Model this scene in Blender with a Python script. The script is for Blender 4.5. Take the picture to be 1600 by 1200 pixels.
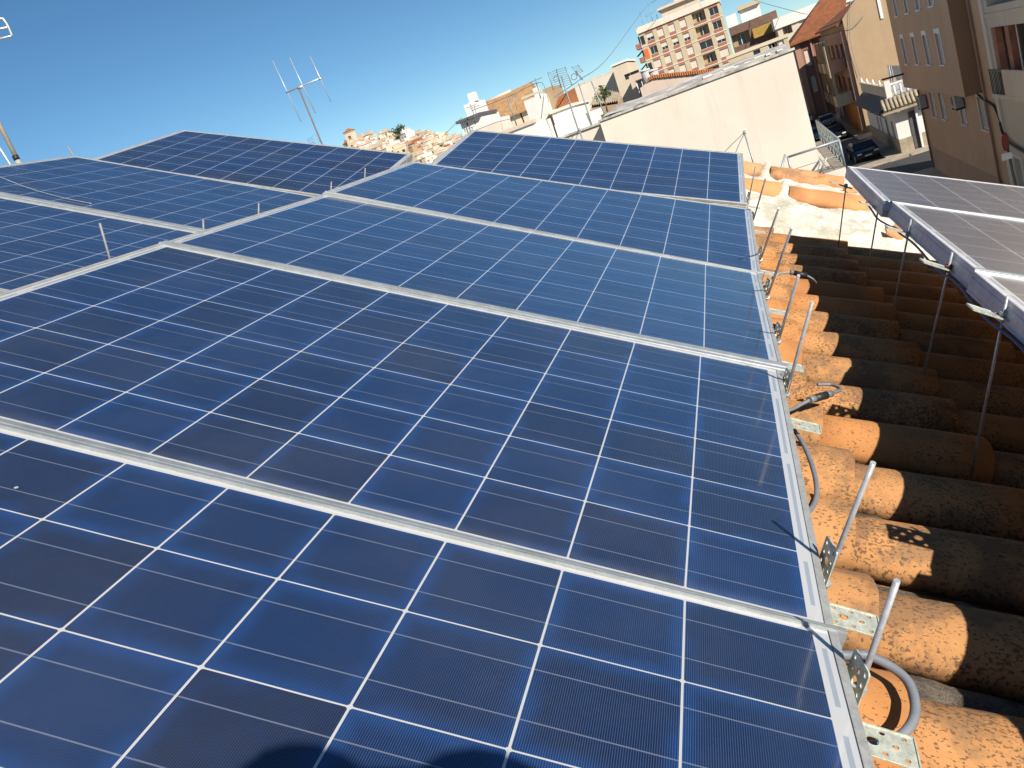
import bpy, bmesh, math, random
from mathutils import Matrix, Vector
for _o in list(bpy.data.objects): bpy.data.objects.remove(_o)
SC = bpy.context.scene
COL = SC.collection
R = math.radians
rnd = random.Random(7)

# ------------------------------------------------------------------ camera
M = [[0.904734, -0.233717, -0.356137], [0.259986, -0.359313, 0.896271], [-0.337438, -0.903477, -0.26432]]
H = 10.3
CAM = Vector((0, 0, H))
cd = bpy.data.cameras.new('camera'); cam = bpy.data.objects.new('camera', cd); COL.objects.link(cam)
cd.sensor_fit = 'HORIZONTAL'; cd.sensor_width = 36.0; cd.lens = 1258.85 / 1600 * 36.0
cd.clip_start = 0.02; cd.clip_end = 8000
cam.matrix_world = Matrix(((M[0][0], -M[0][1], -M[0][2], 0), (M[1][0], -M[1][1], -M[1][2], 0), (M[2][0], -M[2][1], -M[2][2], H), (0, 0, 0, 1)))
SC.camera = cam
# ------------------------------------------------------------------ sky, sun, exposure
SUN = Vector((0.611, -0.561, 0.558)).normalized()
W = bpy.data.worlds.new('World'); SC.world = W; W.use_nodes = True
wn = W.node_tree; wn.nodes.clear()
sky = wn.nodes.new('ShaderNodeTexSky'); sky.sky_type = 'NISHITA'; sky.sun_disc = False
sky.sun_elevation = math.asin(SUN.z); sky.sun_rotation = math.atan2(SUN.x, SUN.y)
sky.air_density = 0.7; sky.dust_density = 0.0; sky.ozone_density = 2.6; sky.altitude = 300
bg = wn.nodes.new('ShaderNodeBackground'); bg.inputs[1].default_value = 0.080
wo = wn.nodes.new('ShaderNodeOutputWorld')
hs = wn.nodes.new('ShaderNodeHueSaturation'); hs.inputs['Saturation'].default_value = 1.16
wn.links.new(sky.outputs[0], hs.inputs['Color']); wm = wn.nodes.new('ShaderNodeMix'); wm.data_type = 'RGBA'; wm.blend_type = 'MULTIPLY'; wm.inputs[0].default_value = 1.0; wm.inputs[7].default_value = (0.87, 0.95, 0.88, 1)
wn.links.new(hs.outputs[0], wm.inputs[6]); wn.links.new(wm.outputs[2], bg.inputs[0]); wn.links.new(bg.outputs[0], wo.inputs[0])
sl = bpy.data.lights.new('sun', 'SUN'); sl.energy = 4.6; sl.angle = R(0.53); sl.color = (1.0, 0.93, 0.83)
so = bpy.data.objects.new('sun', sl); COL.objects.link(so); so.location = SUN * 60
so.rotation_euler = SUN.to_track_quat('Z', 'Y').to_euler()
SC.view_settings.view_transform = 'Standard'; SC.view_settings.look = 'None'
SC.view_settings.exposure = 0.55; SC.view_settings.gamma = 1.0
SC.render.engine = 'CYCLES'
SC.cycles.max_bounces = 6; SC.cycles.diffuse_bounces = 2

# ------------------------------------------------------------------ surveyed frame of the roof (u right and down slope, v away, n off the roof)
RA = Matrix([[0.882396, -0.028286, 0.469657], [0.025593, 0.999599, 0.012119], [-0.469811, 0.001326, 0.882766]])
RO = Vector((-0.09445, 0.91767, 9.62466))
FM = Matrix.Translation(RO) @ RA.to_4x4()
def F(u, v, n): return RO + RA @ Vector((u, v, n))
def dirw(px, py):
    c = ((px - 800), (py - 600), 1258.85)
    return Vector([sum(M[i][k] * c[k] for k in range(3)) for i in range(3)])
def AY(px, py, y): d = dirw(px, py); return CAM + d * (y / d.y)       # survey point on the vertical plane at distance y
def AX(px, py, x): d = dirw(px, py); return CAM + d * (x / d.x)
def AZ(px, py, z): d = dirw(px, py); return CAM + d * ((z - H) / d.z)

# ------------------------------------------------------------------ mesh helper
class MB:
    def __init__(s): s.v = []; s.f = []; s.m = []; s.mats = []; s.mi = 0; s.sm = []; s.smooth = False
    def use(s, mat):
        if mat not in s.mats: s.mats.append(mat)
        s.mi = s.mats.index(mat); return s
    def add(s, vs, fs):
        b = len(s.v); s.v += [tuple(p) for p in vs]
        for f in fs: s.f.append(tuple(b + i for i in f)); s.m.append(s.mi); s.sm.append(s.smooth)
    def box(s, x0, x1, y0, y1, z0, z1, skip=''):
        vs = [(x0, y0, z0), (x1, y0, z0), (x1, y1, z0), (x0, y1, z0), (x0, y0, z1), (x1, y0, z1), (x1, y1, z1), (x0, y1, z1)]
        fs = {'b': (0, 3, 2, 1), 't': (4, 5, 6, 7), 'f': (0, 1, 5, 4), 'k': (2, 3, 7, 6), 'r': (1, 2, 6, 5), 'l': (3, 0, 4, 7)}
        s.add(vs, [fs[k] for k in fs if k not in skip])
    def tube(s, pts, r, n=8, caps=True, r2=None, flat=False):
        pts = [Vector(p) for p in pts]; rings = []
        sm = s.smooth; s.smooth = not flat
        up = Vector((0, 0, 1))
        for i, p in enumerate(pts):
            a = pts[max(i - 1, 0)]; b = pts[min(i + 1, len(pts) - 1)]
            t = (b - a).normalized()
            x = t.cross(up)
            if x.length < 0.1: x = t.cross(Vector((1, 0, 0)))
            x.normalize(); y = t.cross(x)
            rr = r if r2 is None else r + (r2 - r) * i / (len(pts) - 1)
            rings.append([p + x * math.cos(2 * math.pi * k / n) * rr + y * math.sin(2 * math.pi * k / n) * rr for k in range(n)])
        vs = [q for ring in rings for q in ring]; fs = []
        for i in range(len(pts) - 1):
            for k in range(n):
                k2 = (k + 1) % n; fs.append((i * n + k, i * n + k2, (i + 1) * n + k2, (i + 1) * n + k))
        s.add(vs, fs); s.smooth = False
        if caps and n > 4: b = len(s.v) - len(vs); s.f += [tuple(b + k for k in range(n))[::-1], tuple(b + (len(pts) - 1) * n + k for k in range(n))]; s.m += [s.mi] * 2; s.sm += [False] * 2
        s.smooth = sm
    def grid(s, fn, nu, nv, flip=False):
        vs = [fn(i / nu, j / nv) for j in range(nv + 1) for i in range(nu + 1)]
        fs = []
        for j in range(nv):
            for i in range(nu):
                a = j * (nu + 1) + i; q = (a, a + 1, a + nu + 2, a + nu + 1)
                fs.append(q[::-1] if flip else q)
        s.add(vs, fs)
    def build(s, name, parent=None, mat=None, mw=None, recalc=False):
        me = bpy.data.meshes.new(name); me.from_pydata(s.v, [], s.f)
        mats = s.mats or [mat]
        for m in mats: me.materials.append(m)
        me.polygons.foreach_set('material_index', s.m); me.polygons.foreach_set('use_smooth', s.sm)
        if recalc:
            bm = bmesh.new(); bm.from_mesh(me); bmesh.ops.recalc_face_normals(bm, faces=bm.faces); bm.to_mesh(me); bm.free()
        me.update()
        return link(name, me, parent, mw)
def link(name, me, parent=None, mw=None):
    o = bpy.data.objects.new(name, me); COL.objects.link(o)
    if parent is not None: o.parent = parent
    if mw is not None:
        if parent is None: o.matrix_world = mw
        else: o.matrix_local = mw
    return o
def tag(o, label, cat=None, group=None, kind=None):
    if label: o['label'] = label
    if cat: o['category'] = cat
    if group: o['group'] = group
    if kind: o['kind'] = kind
    return o
def empty(name, mw, label, cat, group=None):
    o = bpy.data.objects.new(name, None); COL.objects.link(o); o.matrix_world = mw; o.empty_display_size = 0.1
    return tag(o, label, cat, group)
def T(x, y, z, rz=0): return Matrix.Translation((x, y, z)) @ Matrix.Rotation(rz, 4, 'Z')
def clone(root, mw, label=None, group=None):
    c = root.copy(); COL.objects.link(c); c.matrix_world = mw
    if label: c['label'] = label
    if group: c['group'] = group
    for ch in [o for o in COL.objects if o.parent == root]:
        d = ch.copy(); COL.objects.link(d); d.parent = c
        for g in [o for o in COL.objects if o.parent == ch]:
            e = g.copy(); COL.objects.link(e); e.parent = d
    return c

# ------------------------------------------------------------------ material helpers
class NT:
    def __init__(s, name):
        s.m = bpy.data.materials.new(name); s.m.use_nodes = True; s.t = s.m.node_tree; s.t.nodes.clear()
        s.o = s.t.nodes.new('ShaderNodeOutputMaterial'); s.p = s.t.nodes.new('ShaderNodeBsdfPrincipled')
        s.t.links.new(s.p.outputs[0], s.o.inputs[0])
        s.tc = s.t.nodes.new('ShaderNodeTexCoord')
    def put(s, i, v):
        if isinstance(v, bpy.types.NodeSocket): s.t.links.new(v, i)
        elif v is not None:
            if isinstance(v, (tuple, list)) and len(v) == 3 and i.type == 'RGBA': v = (*v, 1)
            i.default_value = v
    def node(s, typ, ins=(), out=0, **kw):
        n = s.t.nodes.new(typ)
        for k, v in kw.items(): setattr(n, k, v)
        for k, v in (ins.items() if isinstance(ins, dict) else enumerate(ins)): s.put(n.inputs[k], v)
        return n.outputs[out]
    def math(s, op, a, b=None, c=None, clamp=False): 
        return s.node('ShaderNodeMath', [a] + ([b] if b is not None else []) + ([c] if c is not None else []), operation=op, use_clamp=clamp)
    def mix(s, f, a, b):
        n = s.t.nodes.new('ShaderNodeMix'); n.data_type = 'RGBA'
        s.put(n.inputs[0], f); s.put(n.inputs[6], a); s.put(n.inputs[7], b); return n.outputs[2]
    def noise(s, scale, detail=3, rough=0.55, vec=None, out=0):
        return s.node('ShaderNodeTexNoise', {'Vector': vec if vec is not None else s.tc.outputs['Object'], 'Scale': scale, 'Detail': detail, 'Roughness': rough}, out=out)
    def ramp(s, x, a, b): return s.node('ShaderNodeMapRange', [x, a, b, 0.0, 1.0], interpolation_type='SMOOTHSTEP')
    def set(s, **kw):
        for k, v in kw.items(): s.put(s.p.inputs[k.replace('_', ' ')], v)
        return s
    def bump(s, h, strength=0.3, dist=0.01):
        s.put(s.p.inputs['Normal'], s.node('ShaderNodeBump', {'Strength': strength, 'Distance': dist, 'Height': h}))
def mat(name, col, rough=0.7, metal=0.0, var=0.12, scale=6.0, bump=0.0, spec=0.5, bd=0.01, vec='Object'):
    n = NT(name); v = n.tc.outputs[vec]
    a = n.noise(scale, 5, 0.6, v); b = n.noise(scale * 7.3, 4, 0.6, v)
    f = n.math('ADD', n.math('MULTIPLY', a, 0.65), n.math('MULTIPLY', b, 0.35))
    c0 = tuple(c * (1 - var * 2.2) for c in col); c1 = tuple(min(1, c * (1 + var * 1.6)) for c in col)
    n.set(Base_Color=n.mix(n.ramp(f, 0.3, 0.7), c0, c1), Roughness=rough, Metallic=metal)
    n.p.inputs['Specular IOR Level'].default_value = spec
    if bump: n.bump(b, bump, bd)
    return n.m
def plaster(name, col, stain=(0.25, 0.2, 0.15), amt=0.35, scale=0.5, rough=0.9):
    n = NT(name); v = n.tc.outputs['Object']
    a = n.noise(scale, 6, 0.62, v); b = n.noise(scale * 14, 4, 0.6, v)
    mp = n.node('ShaderNodeMapping', {'Vector': v, 'Scale': (2.5, 2.5, 0.18)})
    st = n.noise(scale * 2.2, 5, 0.65, mp)
    c = n.mix(n.ramp(a, 0.35, 0.7), tuple(x * 0.93 for x in col), tuple(min(1, x * 1.04) for x in col))
    f = n.math('MULTIPLY', n.ramp(st, 0.52, 0.75), amt)
    c = n.mix(f, c, stain)
    n.set(Base_Color=c, Roughness=rough); n.bump(b, 0.12, 0.02)
    n.p.inputs['Specular IOR Level'].default_value = 0.25
    return n.m

# solar glass with cells underneath
def cell_mat(name, dark, blue, halo, back=(0.51, 0.51, 0.50), coat_r=0.08, fing=(0.20, (0.20, 0.22, 0.28))):
    n = NT(name); ob = n.tc.outputs['Object']; S = 0.159
    sp = n.t.nodes.new('ShaderNodeSeparateXYZ'); n.put(sp.inputs[0], ob)
    x, y = sp.outputs[0], sp.outputs[1]
    X = n.math('DIVIDE', n.math('MULTIPLY', x, -1.0), S); Y = n.math('DIVIDE', y, S)
    fx = n.math('FRACT', X); fy = n.math('FRACT', Y)
    dx = n.math('MULTIPLY', n.math('SUBTRACT', 0.5, n.math('ABSOLUTE', n.math('SUBTRACT', fx, 0.5))), S)
    dy = n.math('MULTIPLY', n.math('SUBTRACT', 0.5, n.math('ABSOLUTE', n.math('SUBTRACT', fy, 0.5))), S)
    def lt(a, b): return n.math('LESS_THAN', a, b)
    def gt(a, b): return n.math('GREATER_THAN', a, b)
    def _mx(*a):
        r = a[0]
        for q in a[1:]: r = n.math('MAXIMUM', r, q)
        return r
    gap = _mx(lt(dx, 0.0014), lt(dy, 0.0011), lt(n.math('ADD', dx, dy), 0.0046))
    outside = _mx(lt(X, 0.012), gt(X, 9.988), lt(Y, 0.01), gt(Y, 5.99))
    bb = n.math('MINIMUM', n.math('ABSOLUTE', n.math('SUBTRACT', fy, 0.26)), n.math('ABSOLUTE', n.math('SUBTRACT', fy, 0.74)))
    bus = lt(bb, 0.0056)
    fin = n.ramp(n.math('ABSOLUTE', n.math('SUBTRACT', n.math('FRACT', n.math('DIVIDE', x, 0.00245)), 0.5)), 0.31, 0.39)
    ci = n.node('ShaderNodeCombineXYZ', [n.math('FLOOR', X), n.math('FLOOR', Y), n.math('MULTIPLY', n.node('ShaderNodeObjectInfo', out=5 if False else 'Random'), 97.0)])
    wv = n.t.nodes.new('ShaderNodeTexWhiteNoise'); n.put(wv.inputs['Vector'], ci)
    r1 = wv.outputs['Value']
    ri = n.node('ShaderNodeVectorMath', [n.node('ShaderNodeVectorMath', [ob, (1, 1, 1)], operation='MULTIPLY'), n.node('ShaderNodeVectorMath', [wv.outputs['Color'], (9, 9, 9)], operation='MULTIPLY')], operation='ADD')
    blot = n.noise(9, 3, 0.5, ri)
    vr = n.t.nodes.new('ShaderNodeTexVoronoi'); n.put(vr.inputs['Vector'], ob); n.put(vr.inputs['Scale'], 190)
    vs = n.t.nodes.new('ShaderNodeSeparateColor'); n.put(vs.inputs[0], vr.outputs['Color'])
    base = n.mix(n.math('POWER', r1, 0.9), dark, blue)
    e = n.math('MINIMUM', dx, dy)
    hf = n.math('MULTIPLY', n.math('SUBTRACT', 1.0, n.ramp(e, 0.0, 0.026)), n.ramp(n.math('ADD', blot, n.math('MULTIPLY', r1, 0.2)), 0.42, 0.66))
    base = n.mix(n.math('MULTIPLY', hf, 0.75), base, halo)
    base = n.mix(n.math('MULTIPLY', n.ramp(blot, 0.5, 0.72), 0.35), base, tuple(c * 0.8 for c in dark))
    base = n.mix(n.math('MULTIPLY', vs.outputs[0], 0.22), base, tuple(c * 1.9 for c in blue))
    base = n.mix(n.math('MULTIPLY', fin, fing[0]), base, fing[1])
    base = n.mix(bus, base, (0.13, 0.15, 0.21))
    base = n.mix(gap, base, back)
    base = n.mix(outside, base, back)
    # ribbons in the side margins
    def band(t, a, b): return n.math('MULTIPLY', gt(t, a), lt(t, b))
    yy = n.math('ABSOLUTE', n.math('SUBTRACT', n.math('FRACT', n.math('DIVIDE', n.math('SUBTRACT', Y, 1.0), 2.0)), 0.5))
    rib = n.math('MULTIPLY', n.math('MULTIPLY', n.math('MAXIMUM', band(x, 0.0055, 0.0115), band(x, -1.6015, -1.5955)), lt(yy, 0.43)), band(Y, 0.2, 5.8))
    base = n.mix(rib, base, (0.30, 0.34, 0.38))
    # dust and small droppings
    du = n.ramp(n.noise(3.0, 6, 0.65, ob), 0.35, 0.8)
    edge = n.math('SUBTRACT', 1.0, n.ramp(n.math('ADD', y, n.math('MULTIPLY', n.noise(22, 4, 0.6, ob), 0.03)), 0.0, 0.045))
    base = n.mix(n.math('ADD', n.math('MULTIPLY', du, 0.04), n.math('MULTIPLY', edge, 0.10)), base, (0.45, 0.42, 0.38))
    v2 = n.t.nodes.new('ShaderNodeTexVoronoi'); n.put(v2.inputs['Vector'], ob); n.put(v2.inputs['Scale'], 7.0)
    v2s = n.t.nodes.new('ShaderNodeSeparateColor'); n.put(v2s.inputs[0], v2.outputs['Color'])
    sz = n.math('MULTIPLY', n.math('GREATER_THAN', v2s.outputs[0], 0.58), n.math('MULTIPLY', v2s.outputs[1], 0.024))
    spd = n.math('ADD', v2.outputs['Distance'], n.math('MULTIPLY', n.math('SUBTRACT', n.noise(160, 2, 0.5, ob), 0.5), 0.02))
    base = n.mix(n.math('MULTIPLY', lt(spd, sz), 0.7), base, (0.6, 0.58, 0.52))
    n.set(Base_Color=base, Roughness=0.38, Coat_Weight=1.0, Coat_Roughness=n.math('ADD', coat_r, n.math('MULTIPLY', du, 0.10)))
    n.p.inputs['Specular IOR Level'].default_value = 0.75; n.p.inputs['Specular Tint'].default_value = (0.45, 0.68, 1.0, 1)
    n.p.inputs['Coat IOR'].default_value = 1.46
    return n.m

# terracotta tiles with lichen
def tile_mat(name, base=(0.46, 0.205, 0.072), lich=1.12, pale=(0.52, 0.30, 0.13)):
    n = NT(name); ob = n.tc.outputs['Object']
    geo = n.t.nodes.new('ShaderNodeNewGeometry'); rp = geo.outputs['Random Per Island']
    a = n.noise(5, 5, 0.6, ob); b = n.noise(38, 5, 0.65, ob)
    c = n.mix(n.ramp(a, 0.35, 0.65), tuple(x * 0.86 for x in base), tuple(x * 1.12 for x in base))
    c = n.mix(n.math('MULTIPLY', n.math('GREATER_THAN', rp, 0.55), 0.35), c, pale)
    c = n.mix(n.math('MULTIPLY', n.ramp(b, 0.55, 0.75), 0.45), c, pale)
    # lichen specks: stretched noise thresholded, density varies over the roof and per tile
    mp = n.node('ShaderNodeMapping', {'Vector': ob, 'Rotation': (0, 0, 0.7), 'Scale': (1.0, 1.8, 1.0)})
    sp = n.noise(135, 3, 0.6, mp)
    dens = n.math('ADD', n.math('MULTIPLY', n.noise(2.6, 4, 0.6, ob), 0.5), n.math('MULTIPLY', rp, 0.12))
    dens = n.math('ADD', dens, n.math('MULTIPLY', n.math('SUBTRACT', n.noise(14, 3, 0.6, ob), 0.5), 0.32))
    th = n.math('SUBTRACT', 0.815, n.math('MULTIPLY', dens, 0.66 * lich))
    s1 = n.ramp(n.math('SUBTRACT', sp, th), -0.01, 0.03)
    c = n.mix(n.math('MULTIPLY', s1, 0.72), c, (0.065, 0.042, 0.030))
    s2 = n.ramp(n.math('MULTIPLY', n.noise(8, 5, 0.7, ob), n.math('ADD', 0.72, n.math('MULTIPLY', rp, 0.60))), 0.52, 0.70)
    c = n.mix(n.math('MULTIPLY', s2, 0.5), c, (0.10, 0.075, 0.055))
    n.set(Base_Color=c, Roughness=0.88); n.bump(n.math('ADD', n.noise(120, 4, 0.6, ob), n.math('MULTIPLY', s1, 0.7)), 0.35, 0.0025)
    n.p.inputs['Specular IOR Level'].default_value = 0.25
    return n.m

MT = {}
MT['cell'] = cell_mat('solar_cells_blue', (0.0075, 0.0072, 0.0155), (0.0028, 0.0155, 0.060), (0.006, 0.044, 0.165), fing=(0.30, (0.13, 0.20, 0.38)))
MT['cellu'] = cell_mat('solar_cells_even_blue', (0.0065, 0.0165, 0.052), (0.0065, 0.030, 0.098), (0.008, 0.050, 0.170))
MT['cellb'] = cell_mat('solar_cells_brown_glare', (0.120, 0.088, 0.074), (0.145, 0.108, 0.092), (0.16, 0.125, 0.11), (0.62, 0.60, 0.58), 0.22)  # brown includes the tan facade's grazing reflection, put into the cell colour
MT['alu'] = mat('anodised_aluminium', (0.44, 0.44, 0.41), 0.5, 0.35, 0.10, 30, 0.05)
MT['aluq'] = mat('pale_aluminium_frame', (0.66, 0.63, 0.64), 0.5, 0.2, 0.08, 30, 0.05)
MT['alu2'] = mat('weathered_aluminium', (0.36, 0.385, 0.39), 0.5, 0.4, 0.10, 22, 0.05)
MT['galv'] = mat('galvanised_steel', (0.56, 0.58, 0.49), 0.45, 0.3, 0.16, 60, 0.1)
MT['zinc'] = mat('zinc_rod', (0.46, 0.46, 0.47), 0.45, 0.35, 0.12, 80, 0.1)
MT['dark'] = mat('dark_plastic', (0.02, 0.02, 0.022), 0.5)
MT['grey'] = mat('grey_cable_sheath', (0.19, 0.205, 0.235), 0.5)
MT['conn'] = mat('grey_connector', (0.17, 0.18, 0.19), 0.5)
MT['rust'] = mat('rust', (0.20, 0.07, 0.03), 0.8, 0.2, 0.3, 60)
MT['tile'] = tile_mat('terracotta_tiles')
MT['tilev'] = tile_mat('terracotta_verge_tiles', (0.58, 0.27, 0.11), 0.6, (0.60, 0.34, 0.18))
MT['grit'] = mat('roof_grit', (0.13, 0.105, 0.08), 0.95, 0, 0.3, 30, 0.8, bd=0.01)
def mortar_mat():
    n = NT('old_mortar'); ob = n.tc.outputs['Object']
    a = n.noise(7, 6, 0.65, ob); b = n.noise(45, 6, 0.7, ob)
    c = n.mix(n.ramp(a, 0.35, 0.65), (0.80, 0.74, 0.62), (0.50, 0.46, 0.36))
    c = n.mix(n.math('MULTIPLY', n.ramp(b, 0.55, 0.72), 0.7), c, (0.30, 0.25, 0.18))
    n.set(Base_Color=c, Roughness=0.95); n.bump(b, 0.9, 0.012); return n.m
MT['mortar'] = mortar_mat()
MT['housewall'] = plaster('house_plaster', (0.62, 0.54, 0.44))

# ------------------------------------------------------------------ solar panels
S = 0.159
PN = {}
PN['R0']=([[0.89602, -0.04665, 0.44156], [0.03937, 0.9989, 0.02563], [-0.44227, -0.00558, 0.89686]],[-0.03446, -0.07057, 9.65979],0.06132)
PN['R1']=([[0.8824, -0.02829, 0.46966], [0.02559, 0.9996, 0.01212], [-0.46981, 0.00133, 0.88277]],[-0.09445, 0.91767, 9.62466],0.00395)
PN['R2']=([[0.88212, -0.0416, 0.46919], [0.03608, 0.99913, 0.02076], [-0.46965, -0.00138, 0.88285]],[-0.11634, 1.93151, 9.62545],-0.00171)
PN['R3']=([[0.8865, -0.02278, 0.46218], [0.04127, 0.9987, -0.02993], [-0.46089, 0.0456, 0.88628]],[-0.14692, 2.92862, 9.63095],-0.03574)
PN['R4']=([[0.91206, 0.01417, 0.40982], [0.04518, 0.98985, -0.13477], [-0.40757, 0.14144, 0.90216]],[-0.1829, 4.10401, 9.6906],0.00057)
PN['La']=([[0.88608, -0.04843, 0.46099], [0.04664, 0.9988, 0.01528], [-0.46118, 0.00796, 0.88727]],[-1.95314, 1.90535, 10.30739],-0.00043)
PN['Lb']=([[0.88596, -0.04714, 0.46135], [0.0469, 0.99883, 0.012], [-0.46138, 0.01101, 0.88714]],[-2.02957, 2.94542, 10.32879],-0.00337)
PN['Lc']=([[0.89832, -0.0059, 0.43929], [0.06495, 0.9907, -0.11953], [-0.43451, 0.13591, 0.89036]],[-2.14924, 4.14814, 10.35399],-0.03442)
PN['Q1']=([[0.9005, -0.01564, 0.43458], [0.02194, 0.99971, -0.00947], [-0.43431, 0.01806, 0.90058]],[1.78672, 3.18678, 8.97708],-0.00103)
PN['Q2']=([[0.88991, -0.03395, 0.45487], [0.03812, 0.99927, -0.0], [-0.45454, 0.01734, 0.89056]],[1.82042, 2.18329, 8.92986],0.00019)
U0, U1, V0, V1 = -10 * S - 0.030, 0.030, -0.019, 6 * S + 0.019
def make_panel(key, label, cellm, fh=0.040, ext=None, group='solar panels on the tiled roof'):
    Rm, t, k = PN[key]
    mw = Matrix.Translation(Vector(t)) @ Matrix(Rm).to_4x4()
    root = empty('solar_panel', mw, label, 'solar panel', group)
    def zt(u, v): return k * (-u / S - 5) * (v / S - 3) * S * S
    lip = 0.011
    sh = MB().use(cellm)
    sh.grid(lambda a, b: ((U0 + lip * .5) + a * (U1 - U0 - lip), V0 + lip * .5 + b * (V1 - V0 - lip), zt(U0 + a * (U1 - U0), V0 + b * (V1 - V0))), 16, 10)
    sh.build('glass', root)
    bk = MB().use(MT['backsheet'])
    bk.grid(lambda a, b: (U0 + lip + a * (U1 - U0 - 2 * lip), V0 + lip + b * (V1 - V0 - 2 * lip), zt(U0 + a * (U1 - U0), V0 + b * (V1 - V0)) - 0.006), 8, 6, flip=True)
    bk.build('backsheet', root)
    # frame: four mitred bars with a lip, a rounded shoulder and a groove in the outer face
    fr = MB().use(MT['aluq'] if fh > .045 else MT['alu'])
    prof = [(lip, 0.0), (lip, 0.0018), (0.0015, 0.0022), (0.0, 0.0008), (0.0, -0.010), (0.0012, -0.0112), (0.0012, -0.0128), (0.0, -0.014), (0.0, -fh + 0.010), (0.0012, -fh + 0.0088), (0.0012, -fh + 0.0072), (0.0, -fh + 0.006), (0.0, -fh), (0.028, -fh), (0.028, -fh + 0.0018), (0.002, -fh + 0.0018), (0.002, -0.001), (lip, -0.001)]
    corners = [(U0, V0), (U1, V0), (U1, V1), (U0, V1)]; ins = [(1, 1), (-1, 1), (-1, -1), (1, -1)]
    for e in range(4):
        a, b = corners[e], corners[(e + 1) % 4]; ia, ib = ins[e], ins[(e + 1) % 4]; nseg = 8; vs = []
        for q in range(nseg + 1):
            w = q / nseg
            for (d, h) in prof:
                u = (a[0] + ia[0] * d) * (1 - w) + (b[0] + ib[0] * d) * w; v = (a[1] + ia[1] * d) * (1 - w) + (b[1] + ib[1] * d) * w
                vs.append((u, v, h + zt(u, v)))
        m = len(prof); fs = []
        for q in range(nseg):
            for p in range(m): p2 = (p + 1) % m; fs.append((q * m + p, q * m + p2, (q + 1) * m + p2, (q + 1) * m + p))
        fr.add(vs, fs)
    fr.build('frame', root, recalc=True)
    bx = MB().use(MT['dark']); bx.box(-0.86, -0.74, 0.78, 0.90, -0.030, -0.0075); bx.build('junction_box', root)
    return root, mw
MT['backsheet'] = mat('white_backsheet', (0.6, 0.6, 0.58), 0.6)
def offset_panel(key, src, du, dv, dn=0.0):
    Rm, t, k = PN[src]; t2 = Vector(t) + Matrix(Rm) @ Vector((du, dv, dn)); PN[key] = (Rm, list(t2), 0.0)
PN['Q1'] = (PN['Q1'][0], PN['Q1'][1], 0.0)
offset_panel('Q3', 'Q2', -0.012, -1.012); offset_panel('Q4', 'Q2', -0.024, -2.024); offset_panel('L0', 'La', 0.03, -1.016)
PL = {'R0': 'nearest blue solar panel at the foot of the photo with the photographer shadow on it',
      'R1': 'large blue solar panel second from the camera in the middle column',
      'R2': 'blue solar panel third from the camera in the middle column',
      'R3': 'blue solar panel fourth from the camera, just below the tilted top panel',
      'R4': 'blue solar panel tilted up on the roof verge in front of the pale wall',
      'La': 'blue solar panel lowest in the left column, cut by the left photo edge',
      'L0': 'blue solar panel nearest the camera in the left column, mostly outside the photo',
      'Lb': 'blue solar panel in the middle of the left column with a wire reflection drawn over it',
      'Lc': 'blue solar panel at the far end of the left column against the sky',
      'Q1': 'brownish solar panel at the far end of the raised right column',
      'Q2': 'brownish solar panel second from the far end of the raised right column',
      'Q3': 'brownish solar panel third along the raised right column, one corner in view',
      'Q4': 'brownish solar panel at the near end of the raised right column'}
PM = {}
for kx in PL:
    q = kx[0] == 'Q'
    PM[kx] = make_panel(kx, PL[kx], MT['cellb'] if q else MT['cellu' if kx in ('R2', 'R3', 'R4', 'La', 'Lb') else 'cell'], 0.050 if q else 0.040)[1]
# aluminium cover strips between panels
def strip(a, b, label, w=0.012):
    ma, mb = PM[a], PM[b]; m = MB().use(MT['alu2'])
    # from far edge of a to near edge of b
    n = 10; vs = []
    za = PN[a][2]; zb = PN[b][2]
    for i in range(n + 1):
        u = U0 + (U1 - U0 + 0.012) * i / n
        pa = ma @ Vector((u, V1 - 0.010, 0.0005 + za * (-u / S - 5) * (V1 / S - 3) * S * S)); pb = mb @ Vector((u, V0 + 0.010, 0.0005 + zb * (-u / S - 5) * (V0 / S - 3) * S * S))
        d = pb - pa; nn = RA @ Vector((0, 0, 1))
        for w, h in ((0.0, 0.0022), (0.03, 0.0046), (0.30, 0.0048), (0.33, 0.0016), (0.47, 0.0016), (0.50, 0.0044), (0.94, 0.0046), (1.0, 0.0022)): vs.append(pa + d * w + nn * h)
        vs.append(pb - nn * 0.03); vs.append(pa - nn * 0.03)
    k = 10; fs = [(i * k + j, i * k + (j + 1) % k, (i + 1) * k + (j + 1) % k, (i + 1) * k + j) for i in range(n) for j in range(k)]
    fs += [tuple(range(k)), tuple(n * k + j for j in range(k))[::-1]]
    m.add([FM.inverted() @ p for p in vs], fs)
    tag(m.build('joint_strip', None, mw=FM, recalc=True), label, 'metal strip', 'aluminium strips between panels')
strip('R0', 'R1', 'aluminium strip between the nearest panel and the second panel of the middle column')
strip('R1', 'R2', 'aluminium strip between the second and third panels of the middle column')
strip('R2', 'R3', 'aluminium strip between the third and fourth panels of the middle column')
strip('La', 'Lb', 'pale aluminium strip crossing the left column below the panel with the drawn wire reflection')
strip('Q3', 'Q2', 'aluminium strip at the lower joint of the raised brown panels')
strip('Q2', 'Q1', 'aluminium strip at the upper joint of the raised brown panels')

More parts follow.
